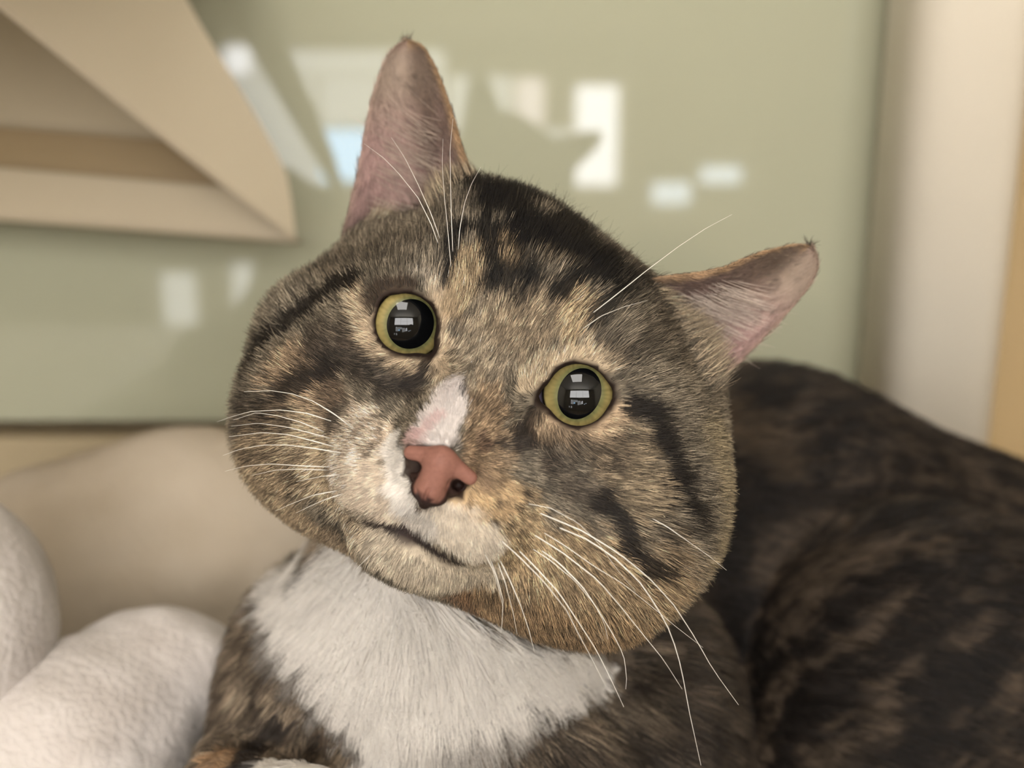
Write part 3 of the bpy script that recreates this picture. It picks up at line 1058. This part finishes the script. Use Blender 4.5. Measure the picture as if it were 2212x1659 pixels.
def make_hair(name, P, N, T, length, col, amp, radius, lift, bend, clump=0.0, csize=2.0, npts=5, jit=0.25, label=None, gloss=M_hair, ticked=True):
    n = len(P)
    T = norml(T - N * (T * N).sum(1, keepdims=True))
    T = norml(T + rng.normal(0, jit, (n, 3)))
    T = norml(T - N * (T * N).sum(1, keepdims=True))
    length = length * rng.uniform(0.65, 1.2, n)
    lf = (lift * rng.uniform(0.6, 1.4, n))
    pts = np.zeros((n, npts, 3))
    pts[:, 0] = P - N * 0.3
    cur = pts[:, 0].copy()
    for k in range(1, npts):
        tt = (k - 0.5) / (npts - 1)
        a = lf * (1 - tt) + lf * bend * tt
        d = T * np.cos(a)[:, None] + N * np.sin(a)[:, None]
        cur = cur + d * (length / (npts - 1))[:, None]
        pts[:, k] = cur
    if clump > 0:
        warpP = P + (np.stack([vnoise(P, 0.3, 21), vnoise(P, 0.3, 22), vnoise(P, 0.3, 23)], 1) - 0.5) * csize * 1.6
        key = np.floor(warpP / csize).astype(np.int64)
        key = key - key.min(0)
        kk = (key[:, 0] << 40) | (key[:, 1] << 20) | key[:, 2]
        _, inv = np.unique(kk, return_inverse=True)
        cnt = np.bincount(inv).astype(float)
        for k in range(1, npts):
            cen = np.stack([np.bincount(inv, pts[:, k, a]) for a in range(3)], 1) / cnt[:, None]
            w = clump * (k / (npts - 1)) ** 1.3
            pts[:, k] += (cen[inv] - pts[:, k]) * w
        cv = rng.normal(0, 1, len(cnt))[inv]
    else:
        cv = np.zeros(n)
    # ticking: every hair lighter or darker than its ground, banded along its length
    var = np.clip(rng.normal(0, 0.85, n) + cv * 0.7, -2.2, 2.2)
    mul = np.where(var > 0, 1 + var * amp * 0.85, 1 / (1 - var * amp * 1.1))
    u_ = rng.random(n)
    tk = np.clip((amp - 0.3) / 0.3, 0, 1)
    mul = mul * np.where(u_ < 0.15, 1 - 0.68 * tk, np.where(u_ > 0.86, 1 + 0.45 * tk, 1.0))
    t = np.linspace(0, 1, npts)[None, :] + (rng.normal(0, 0.16, n) if ticked else np.zeros(n))[:, None]
    band = np.interp(t, [0, 0.3, 0.5, 0.62, 0.8, 0.92, 1.1], [0.62, 0.5, 0.8, 1.5, 1.45, 0.85, 0.55]) if ticked else np.ones_like(t)
    band = 1 + (band - 1) * (np.clip(amp / 0.5, 0.08, 1.1))[:, None]
    c = col[:, None, :] * (mul[:, None] * band)[:, :, None]
    hv = bpy.data.hair_curves.new(name)
    hv.add_curves([npts] * n)
    Wp = toW(pts.reshape(-1, 3))
    hv.attributes['position'].data.foreach_set('vector', Wp.astype(np.float32).ravel())
    rad = (np.asarray(radius) * np.ones(n))[:, None] * np.interp(np.linspace(0, 1, npts), [0, 0.4, 1], [1, 0.9, 0.22])[None]
    ra = hv.attributes.new('radius', 'FLOAT', 'POINT') if 'radius' not in hv.attributes else hv.attributes['radius']
    ra.data.foreach_set('value', (rad / 1000.0).astype(np.float32).ravel())
    ca = hv.attributes.new('coat', 'FLOAT_COLOR', 'POINT')
    c = np.clip(c.reshape(-1, 3), 0.002, 0.98)
    ca.data.foreach_set('color', np.concatenate([c, np.ones((len(c), 1))], 1).astype(np.float32).ravel())
    hv.materials.append(gloss)
    o = bpy.data.objects.new(name, hv)
    COL.objects.link(o)
    o.parent = cat
    o.matrix_parent_inverse = Matrix.Translation(cat.location).inverted()
    o['kind'] = 'stuff'
    if label: o['label'] = label
    return o


nose_c = hp(945, 1000, 0.2265)
QC = AV[AQ].mean(1)
QN = norml(AN[AQ].mean(1))
view_f = ((norml(toH(CAM) - QC)) * QN).sum(1)
QEAR = AP[AQ[:, 0], 0] >= 0
qhw = head_weight(QC)
vis = np.where(view_f > -0.35, 1.0, 0.18)


def near_eye(P):
    d = np.full(len(P), 99.0)
    for e in (0, 1):
        o2, z = eye_open(P.astype(np.float32), e)
        d = np.minimum(d, np.where(z > 0, o2, 99))
    return d


# head
mh = (qhw > 0.5) & ~QEAR
qi = AQ[mh]
dn = np.linalg.norm(QC[mh] - nose_c, axis=1)
wt = vis[mh] * (1 + 1.2 * (1 - smooth((dn - 20) / 25)))
P, N, par = sample(qi, wt, 190000)
de = near_eye(P)
dn = np.linalg.norm((P - nose_c) / np.array([1.0, 0.85, 1.0]), axis=1)
ok = (de > 0.5) & (f_nose(to_nose(P.astype(np.float32))) > 0.12)
qn = to_nose(P)
ok &= ~((np.abs(qn[:, 0]) < 6.6) & (qn[:, 1] > -4.2) & (qn[:, 1] < 1.5) & (qn[:, 2] > -7))
P, N, de, dn = P[ok], N[ok], de[ok], dn[ok]
flow = P - (nose_c + np.array([0, 2.0, -4.0]))
flow = flow / (np.linalg.norm(flow, axis=1, keepdims=True) + 1e-9)
# away from the inner corner of each eye
for e in (0, 1):
    c = EYES[e][0]
    q = P - c
    w = np.exp(-(np.linalg.norm(q, axis=1) / 15.0) ** 2)[:, None]
    flow = flow + norml(q) * w * 0.6
# brow hair stands up, jowl hair sweeps down and back
flow = flow + np.array([0, 0, -0.55]) * smooth((dn - 25) / 40)[:, None]
low = smooth((-P[:, 1] - 20) / 30)[:, None] * smooth((dn - 18) / 25)[:, None]
flow = flow + np.array([0, -0.5, 0]) * low
# hair parts round the eyes instead of crossing them
ge = np.stack([near_eye(P + d_) - near_eye(P - d_) for d_ in np.eye(3) * 0.3], 1)
ge = np.where(np.abs(ge) > 20, 0, ge)
ge = ge - N * (ge * N).sum(1, keepdims=True)
ge = norml(ge)
flow = norml(flow - N * (flow * N).sum(1, keepdims=True))
we = (1 - smooth((de - 2.0) / 9.0))[:, None]
inw = np.minimum((flow * ge).sum(1, keepdims=True), 0)
flow = flow - ge * inw * np.minimum(1, we * 1.6) + ge * we * 0.7
flow = norml(flow)
ln = 2.5 + 0.082 * np.clip(dn - 9, 0, 60)
ln = ln + 2.5 * smooth((np.abs(P[:, 0]) - 30) / 22) * smooth((-P[:, 1] + 2) / 25)
ln = np.minimum(ln, 3.0 + de * 0.55)
top = smooth((P[:, 1] - 15) / 18)
for E in EARS:
    bpts = E['front'][2:12:3, ::4].reshape(-1, 3)
    dq = np.full(len(P), 1e9)
    for b_ in bpts: dq = np.minimum(dq, ((P - b_) ** 2).sum(1))
    we = (1 - smooth((np.sqrt(dq) - 3) / 10))
    tipd = norml(E['front'][24, NS // 2][None] - P)
    flow = norml(flow + tipd * (0.9 * we)[:, None])
    ln = ln + 4.0 * we
ln = ln + 0.9 * top
lift = 0.30 + 0.12 * (1 - smooth((dn - 10) / 12)) + 0.22 * top + 0.12 * smooth((np.abs(P[:, 0]) - 35) / 15)
bad = np.zeros(len(P), bool)
for e in (0, 1):
    for k_ in (0.35, 0.7, 1.1):
        o2, z = eye_open((P + flow * (ln * k_)[:, None]).astype(np.float32), e)
        bad |= (o2 < 0.2) & (z > 0) & (z < 25)
P, N, flow, ln, lift = P[~bad], N[~bad], flow[~bad], ln[~bad], lift[~bad]
col, amp = paint(P + flow * (ln * 0.5)[:, None])
make_hair('head_fur', P, N, flow, ln, col, amp, 0.06 + 0.012 * (ln > 6), lift, 0.35, clump=0.42, csize=1.5, npts=6, label='brown ticked tabby fur')

# sparse dark guard hairs standing on the crown
kc = np.nonzero((P[:, 1] > 22) & (P[:, 2] < -8))[0]
kc = rng.choice(kc, min(1400, len(kc)), replace=False)
make_hair('guard_hair', P[kc], N[kc], flow[kc], rng.uniform(5.5, 9.0, len(kc)), np.tile(lin((40, 32, 26)), (len(kc), 1)), np.full(len(kc), 0.3),
          0.04, 0.75, 0.75, npts=5, jit=0.35, label='sparse dark guard hairs on the crown')

# head fur that sweeps over the roots of the ears
for line, tip in (([(1425, 610), (1460, 670), (1500, 740), (1525, 810)], (1640, 660)), ([(770, 480), (850, 450), (930, 435), (1000, 400)], (890, 230))):
    L = stroke3d(line, 15)
    dq = np.full(len(P), 1e9)
    for b_ in L: dq = np.minimum(dq, ((P - b_) ** 2).sum(1))
    kc = np.nonzero(dq < 5.5 ** 2)[0]
    kc = rng.choice(kc, min(2200, len(kc)), replace=False)
    tgt = surf(*tip)
    fl = norml(tgt - P[kc]) + 0.35 * flow[kc]
    nn_ = norml(toH(CAM)[None] - P[kc]) * 0.6 + N[kc] * 0.6
    cc = col[kc] * 1.1
    pale = rng.random(len(kc)) < 0.45
    cc[pale] = lin((196, 174, 146))
    make_hair('ear_root_fur', P[kc], norml(nn_), fl, rng.uniform(6, 12, len(kc)), cc, np.full(len(kc), 0.4), 0.055, 0.25, 0.1, clump=0.35, csize=2.5, jit=0.2,
              label='tabby hairs sweeping over the root of the ear')

# bib and body
mb = (qhw <= 0.5) & ~QEAR
qi = AQ[mb]
throat = hp(900, 1180, 0.285)
qc = QC[mb]
bibw = np.exp(-(np.linalg.norm(qc - hp(880, 1450, 0.285), axis=1) / 62.0) ** 2)
P, N, par = sample(qi, vis[mb] * (0.35 + 2.6 * bibw), 120000)
fl_c = norml(P - throat) + HA.T @ np.array([0, 0, -0.5])
fl_b = BR @ np.array([0.85, -0.42, 0.25])
wb = np.exp(-(np.linalg.norm(P - hp(880, 1450, 0.285), axis=1) / 70.0) ** 2)[:, None]
flow = fl_c * wb + fl_b * (1 - wb)
flow = norml(flow - N * (flow * N).sum(1, keepdims=True))
ln = (12.0 + 5 * wb[:, 0]) * (0.28 + 0.72 * smooth((np.linalg.norm(P - hp(600, 1750, 0.27), axis=1) - 18) / 25))
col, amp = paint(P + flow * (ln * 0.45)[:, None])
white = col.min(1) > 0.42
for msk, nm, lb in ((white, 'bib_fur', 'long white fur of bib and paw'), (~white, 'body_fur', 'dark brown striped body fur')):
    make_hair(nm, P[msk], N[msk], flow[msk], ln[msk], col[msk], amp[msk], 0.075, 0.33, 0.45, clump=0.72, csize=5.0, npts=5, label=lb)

# ears: short nap all over, then long pale furnishing hairs
for eid in (0, 1):
    E = EARS[eid]
    me_ = (AP[AQ[:, 0], 0] == eid)
    qi = AQ[me_]
    P, N, par = sample(qi, np.ones(len(qi)), 15000)
    keep = par[:, 2] > 0.04
    P, N, par = P[keep], N[keep], par[keep]
    col, amp = paint(P, par)
    ti = np.clip((par[:, 2] * (NT - 1)).astype(int), 0, NT - 2)
    si = np.clip((par[:, 1] * (NS - 1)).astype(int), 0, NS - 1)
    flow = E['front'][ti + 1, si] - E['front'][ti, si]
    side = E['front'][ti, np.zeros_like(ti)] - E['front'][ti, np.full_like(ti, NS - 1)]
    flow = norml(flow) + norml(side) * 0.5 * (par[:, 3] < 0.5)[:, None]
    ln = 2.6 + 2.0 * (1 - par[:, 2])
    kt = smooth((par[:, 2] - 0.92) / 0.06) * (rng.random(len(P)) < 0.5)
    ln = ln + 2.5 * kt
    col = col * (1 - 0.8 * kt)[:, None]
    make_hair('ear_fur', P, N, flow, ln, col * 1.05, amp + 0.1, 0.045, 0.35, 0.5, clump=0.5, csize=1.8, label='short nap of the ear')
    # furnishings
    n = 520 if eid else 240
    s0 = rng.uniform(0.42, 0.9, n); t0 = rng.uniform(0.05, 0.62, n) ** 1.15
    ii = np.clip((t0 * (NT - 1)).astype(int), 0, NT - 2); jj = np.clip((s0 * (NS - 1)).astype(int), 0, NS - 1)
    P = E['front'][ii, jj] + rng.normal(0, 0.5, (n, 3)); N = E['n'][ii, jj]
    side = norml(E['front'][ii, np.zeros_like(ii)] - E['front'][ii, np.full_like(ii, NS - 1)])
    upw = norml(E['front'][ii + 1, jj] - E['front'][ii, jj])
    flow = side * 1.0 + upw * (0.55 + 0.5 * t0)[:, None]
    colr = np.tile(lin((216, 198, 184) if eid else (196, 176, 160)), (n, 1))
    make_hair('ear_tuft', P, N, flow, rng.uniform(9, 17, n), colr, np.full(n, 0.12), 0.05, 0.42, 0.35, clump=0.35, csize=5, npts=6, jit=0.12,
              label='long pale hairs inside the ear')

# ==================================================================== eyes, nose, whiskers
def sphere_patch(R, g, up, th0, th1, nu=96, nv=14, inner=None):
    """spherical zone about axis g from polar angle th0 (or per-azimuth array) to th1"""
    x = np.cross(up, g); x /= np.linalg.norm(x); y = np.cross(g, x)
    ph = np.linspace(0, 2 * np.pi, nu, endpoint=False)
    V = []
    for j in range(nv):
        w = j / (nv - 1)
        th = th0(ph) * (1 - w) + th1(ph) * w
        V.append(R * (np.sin(th)[:, None] * (np.cos(ph)[:, None] * x + np.sin(ph)[:, None] * y) + np.cos(th)[:, None] * g))
    V = np.concatenate(V)
    I = np.arange(nu * nv).reshape(nv, nu)
    Q = np.stack([I[:-1], np.roll(I[:-1], -1, 1), np.roll(I[1:], -1, 1), I[1:]], -1).reshape(-1, 4)
    return V, Q[:, ::-1]


def col_mat(name, rough, spec, coat=0.0):
    m = attr_mat(name, rough, spec)
    b = m.node_tree.nodes['Principled BSDF']
    b.inputs['Coat Weight'].default_value = coat
    b.inputs['Coat Roughness'].default_value = 0.02
    return m


def set_coat(me, c):
    a = me.attributes.new('coat', 'FLOAT_COLOR', 'POINT')
    a.data.foreach_set('color', np.concatenate([c, np.ones((len(c), 1))], 1).astype(np.float32).ravel())


M_ball = attr_mat('eyeball', 0.08, 0.5)
M_pupil = mat('pupil', lin((7, 8, 9)), 0.015, 0.5)
M_iris = col_mat('iris', 0.25, 0.5, 1.0)
for e in (0, 1):
    c, v, g = EYES[e]
    up = np.array([0.0, 1.0, 0.0])
    def const(a): return lambda ph: np.full_like(ph, a)
    pa, pb = (5.1, 5.5) if e == 0 else (4.45, 5.55)
    def pup(ph): return np.arcsin(1 / np.sqrt((np.cos(ph) / pa) ** 2 + (np.sin(ph) / pb) ** 2) / EYE_R)
    V, Q = sphere_patch(EYE_R, g, up, const(0.002), const(math.pi - 0.002), 96, 120)
    me = fast_mesh('eye', toW(c + V), Q)
    ang = np.arccos(np.clip(V @ g / EYE_R, -1, 1)); rr = np.sin(ang) * EYE_R
    kk = smooth((rr - 7.9) / 0.7)[:, None]
    set_coat(me, lin((24, 18, 15)) * (1 - kk) + lin((128, 118, 136)) * kk)
    ball = link('eye', me, M_ball, cat)
    ball['label'] = 'yellow green eye with wide black pupil'
    V, Q = sphere_patch(EYE_R + 0.06, g, up, pup, const(math.asin(7.75 / EYE_R)), 160, 20)
    w = np.repeat(np.linspace(0, 1, 20), 160)
    ph = np.tile(np.linspace(0, 2 * np.pi, 160, endpoint=False), 20)
    fib = vnoise(np.stack([np.cos(ph) * 14, np.sin(ph) * 14, w * 2.5], 1), 1.0, 31)
    k = smooth(w / 0.55)[:, None]
    cc = lin((110, 110, 70)) * (1 - k) + lin((158, 141, 88)) * k
    cc = cc * (0.72 + 0.56 * fib)[:, None]
    kd = smooth((w - 0.84) / 0.14)[:, None]
    cc = cc * (1 - kd) + lin((30, 24, 14)) * kd
    me = fast_mesh('iris', toW(c + V), Q); set_coat(me, cc)
    o = link('iris', me, M_iris, ball); o.matrix_parent_inverse = Matrix.Identity(4)
    V, Q = sphere_patch(EYE_R + 0.07, g, up, const(0.001), lambda ph: pup(ph) * 1.01, 96, 12)
    o = link('pupil', fast_mesh('pupil', toW(c + V), Q), M_pupil, ball); o.matrix_parent_inverse = Matrix.Identity(4)
    for o in ball.children: o.parent = ball
    ball.matrix_parent_inverse = Matrix.Translation(cat.location).inverted()

V, Q = surface_nets(f_nose, (-10, -11, -8), (10, 7, 6), 0.3)
nn, _ = grad(f_nose, V, 0.1)
M = V.copy(); M[:, 0] = np.abs(M[:, 0])
ns = sd_cap(M, (4.3, -1.4, 0), (4.9, -1.5, -3.8), 1.15, 1.1)
base = lin((148, 103, 90)) * (0.9 + 0.2 * vnoise(V, 2.0, 41))[:, None]
kd = (1 - smooth((ns - 0.0) / 0.55))[:, None]
base = base * (1 - kd) + lin((30, 16, 13)) * kd  # nostril shade painted into the leather
kb = smooth((-V[:, 1] - 5.0 + (vnoise(V, 0.9, 42) - 0.5) * 1.4) / 1.8)[:, None]
base = base * (1 - kb) + lin((44, 26, 26)) * kb
fd = np.minimum(sd_cap(M, (0, 2.6, -0.6), (6.5, 1.0, -2.4), 2.2, 1.45), sd_cap(V, (0, 1.5, -0.5), (0, -4.2, -1.4), 3.2, 2.6))
kz = smooth((fd - 0.25) / 0.7)[:, None] * 0.95
base = base * (1 - kz) + lin((34, 20, 17)) * kz  # recess shade painted in behind the wings and column
me = fast_mesh('nose', toW(V @ NR.T + NC), Q); set_coat(me, base)
mn = attr_mat('nose_leather', 0.55, 0.18)
nt = mn.node_tree
tc = nt.nodes.new('ShaderNodeTexCoord'); vo = nt.nodes.new('ShaderNodeTexVoronoi'); bp = nt.nodes.new('ShaderNodeBump')
vo.inputs['Scale'].default_value = 2200
bp.inputs['Strength'].default_value = 0.25; bp.inputs['Distance'].default_value = 0.0002
nt.links.new(tc.outputs['Object'], vo.inputs['Vector']); nt.links.new(vo.outputs['Distance'], bp.inputs['Height'])
nt.links.new(bp.outputs['Normal'], nt.nodes['Principled BSDF'].inputs['Normal'])
no = link('nose', me, mn, cat)
no['label'] = 'terracotta pink nose leather with dark nostrils'

# whiskers: each one a tapering tube
M_wh = mat('whisker', lin((246, 240, 230)), 0.35, 0.5)
WHISK = []


def zoom(path, x0, y0, k): return [(x0 + x * k, y0 + y * k) for x, y in path]


R2 = (950, 950, 0.4274)
for p, r, dz in [
    ([(480, 360), (720, 460), (900, 570), (1050, 690), (1180, 830), (1290, 1000), (1380, 1160), (1510, 1340)], .20, 8),
    ([(570, 430), (760, 510), (900, 610), (1020, 730), (1100, 850), (1170, 980), (1220, 1150), (1260, 1370), (1320, 1645)], .20, 4),
    ([(460, 470), (620, 570), (800, 710), (920, 850), (1040, 1000), (1130, 1110), (1225, 1260)], .19, 5),
    ([(510, 460), (640, 540), (780, 640), (930, 730), (1080, 850), (1200, 950), (1330, 1050)], .13, 10),
    ([(460, 545), (560, 610), (680, 710), (780, 830), (830, 920), (850, 1010)], .14, 4),
    ([(500, 550), (600, 620), (720, 740), (800, 860), (880, 990), (930, 1090), (945, 1200), (940, 1260)], .20, 3),
    ([(390, 550), (480, 640), (600, 770), (700, 920), (790, 1060), (860, 1200), (930, 1350)], .20, 2),
    ([(300, 500), (400, 590), (520, 710), (640, 860), (700, 980), (760, 1090), (840, 1250)], .16, 2),
    ([(300, 600), (350, 700), (410, 840), (450, 960), (480, 1080)], .17, 2),
    ([(290, 610), (330, 720), (370, 870), (390, 980)], .12, 2),
    ([(255, 600), (290, 700), (320, 810), (315, 930), (305, 1000)], .13, 2),
    ([(225, 570), (270, 660), (300, 760), (320, 850)], .13, 2),
    ([(1060, 390), (1150, 440), (1250, 510), (1350, 580), (1450, 660)], .13, 6),
    ([(430, 320), (560, 345), (700, 420), (800, 520), (900, 660), (990, 770)], .10, 4)]:
    WHISK.append((zoom(p, *R2), r, dz))
L2 = (450, 550, 0.452)
for p, r, dz in [
    ([(690, 830), (600, 760), (500, 700), (400, 665), (300, 650), (170, 655)], .18, 12),
    ([(600, 800), (480, 760), (350, 742), (200, 750), (110, 775), (40, 800)], .16, 16),
    ([(560, 850), (440, 800), (330, 770), (230, 755), (120, 790)], .15, 12),
    ([(590, 880), (480, 850), (380, 825), (240, 805), (110, 820)], .15, 12),
    ([(610, 920), (480, 885), (380, 860), (260, 850), (100, 870)], .18, 12),
    ([(650, 950), (500, 925), (380, 910), (260, 910), (150, 930), (70, 960)], .18, 14),
    ([(590, 1015), (450, 1010), (300, 1000), (180, 1010), (80, 1035)], .16, 12),
    ([(580, 1030), (430, 1025), (320, 1030), (210, 1055)], .14, 10),
    ([(640, 1050), (540, 1060), (420, 1085)], .13, 6),
    ([(630, 1125), (500, 1150), (400, 1190), (320, 1225)], .14, 8),
    ([(650, 1140), (560, 1170), (480, 1205), (420, 1235)], .14, 8),
    ([(780, 1430), (740, 1470), (700, 1510)], .12, 4)]:
    WHISK.append((zoom(p, *L2), r, dz))
B2 = (700, 50, 0.3618)
for p, r, dz in [
    ([(690, 1340), (640, 1200), (560, 1040), (440, 890), (350, 800), (240, 720)], .13, 6),
    ([(700, 1310), (640, 1140), (560, 960), (480, 800), (400, 680)], .12, 6),
    ([(760, 1480), (740, 1250), (720, 1050), (705, 850), (710, 690)], .10, 6),
    ([(770, 1390), (760, 1150), (755, 950), (752, 750), (770, 570)], .12, 6),
    ([(800, 1370), (810, 1230), (840, 1070), (880, 960), (935, 860)], .12, 6)]:
    WHISK.append((zoom(p, *B2), r, dz))
C2 = (1200, 450, 0.3315)
for p, r, dz in [
    ([(220, 700), (400, 560), (600, 400), (800, 250), (980, 130), (1150, 40)], .14, 3),
    ([(170, 790), (300, 700), (450, 640), (600, 600)], .11, 4)]:
    WHISK.append((zoom(p, *C2), r, dz))
for path, r, dz in WHISK:
    p = resample([(x, y, 0) for x, y in path], 18)
    root = surf(p[0, 0], p[0, 1])
    d0 = project(toW(root)[None])[2][0] - 0.0015
    pts = []
    for i in range(18):
        t = i / 17
        d = d0 + 0.003 * max(0.0, 1 - i / 1.2) - 0.003 * math.sin(math.pi * min(1, t * 1.6)) + dz / 1000 * t * t
        pts.append(W(p[i, 0], p[i, 1], d))
    pts = np.array(pts)
    tg = norml(np.gradient(pts, axis=0))
    a = norml(np.cross(tg, np.tile(FWD, (18, 1)))); b = np.cross(tg, a)
    V = []
    for i in range(18):
        rr = 0.85 * r / 1000 * (1 - 0.8 * (i / 17) ** 0.9)
        for k in range(6):
            an = 2 * math.pi * k / 6
            V.append(pts[i] + rr * (math.cos(an) * a[i] + math.sin(an) * b[i]))
    Q = [(i * 6 + k, i * 6 + (k + 1) % 6, (i + 1) * 6 + (k + 1) % 6, (i + 1) * 6 + k) for i in range(17) for k in range(6)]
    link('whisker', fast_mesh('whisker', np.array(V), np.array(Q)), M_wh, cat)

# ==================================================================== white fleece bed, lower left
def lobes(name, prims, h, m, parent, wrinkle=0.0, seed=0):
    """soft stuffed shape from pixel-placed ellipsoids and capsules (mm, world axes)"""
    L = []
    for p in prims:
        if p[0] == 'e': L.append(('e', W(*p[1]) * 1000, p[2], p[3]))
        else: L.append(('c', W(*p[1]) * 1000, W(*p[2]) * 1000, p[3], p[4]))
    BRW = np.stack([RT, UP, FWD], 1)
    def f(P):
        d = None
        for s in L:
            q = sd_ell(P, s[1], s[2], BRW) if s[0] == 'e' else sd_cap(P, s[1], s[2], *s[3])
            k = s[-1]
            d = q if d is None else smin(d, q, k)
        if wrinkle:
            d = d + wrinkle * ((vnoise(P, 0.05, seed) - 0.5) + 0.4 * (vnoise(P, 0.14, seed + 1) - 0.5))
        return smax(d, 0.5 - P[:, 2], 3)
    lo = np.min([np.minimum(s[1] - max(s[2]) if s[0] == 'e' else np.minimum(s[1], s[2]) - max(s[3]), 1e9) for s in L], axis=0) - 4
    hi = np.max([s[1] + max(s[2]) if s[0] == 'e' else np.maximum(s[1], s[2]) + max(s[3]) for s in L], axis=0) + 4
    lo[2] = max(lo[2], -3)
    V, Q = surface_nets(f, lo, hi, h)
    return link(name, fast_mesh(name, V / 1000, Q), m, parent)


M_fleece = noise_mat('white_fleece', lin((206, 196, 188)), lin((222, 213, 206)), 60, 0.95, 0.1, bump=0.6, bscale=420)
fb = M_fleece.node_tree.nodes['Principled BSDF']
fb.inputs['Sheen Weight'].default_value = 0.3
bed = empty('fleece_bed', W(200, 1500, 0.36) * np.array([1, 1, 0]))
tag(bed, 'crumpled white fleece pet bed with puffy rims left of the cat', 'pet bed')
M_beige_rim = noise_mat('beige_rim', lin((190, 175, 154)), lin((200, 186, 166)), 25, 0.9, 0.1, bump=0.3, bscale=300)  # beige mid tone, darker than the white fleece
br = lobes('back_rim', [('e', (410, 1215, 0.485), (70, 58, 38), 8), ('e', (120, 1270, 0.485), (56, 52, 40), 18), ('c', (330, 1500, 0.485), (60, 1550, 0.485), (38, 44), 20)],
           3.0, M_beige_rim, bed, 2, 3)
br['label'] = 'beige back rim'
lobes('side_rim', [('e', (-160, 1290, 0.34), (33.5, 34, 36), 6), ('c', (-160, 1400, 0.34), (-330, 1750, 0.36), (34, 42), 16),
                   ('c', (-330, 1750, 0.36), (-500, 1700, 0.46), (42, 44), 16), ('e', (-250, 2050, 0.35), (50, 30, 44), 18)], 2.8, M_fleece, bed, 2, 5)
lobes('front_rim', [('c', (395, 1450, 0.372), (150, 1640, 0.345), (20, 32), 10), ('c', (150, 1640, 0.345), (-60, 1800, 0.33), (32, 36), 10),
                    ('e', (300, 1500, 0.37), (24, 26, 24), 8), ('e', (60, 1960, 0.35), (44, 36, 36), 18)], 2.6, M_fleece, bed, 4, 7)
M_cush = noise_mat('bed_cushion', lin((220, 206, 178)), lin((232, 220, 196)), 40, 0.9, 0.1, bump=0.5, bscale=300)
lobes('seat_cushion', [('e', (-60, 2330, 0.33), (46, 22, 34), 14)], 3.5, M_cush, bed, 2, 9)
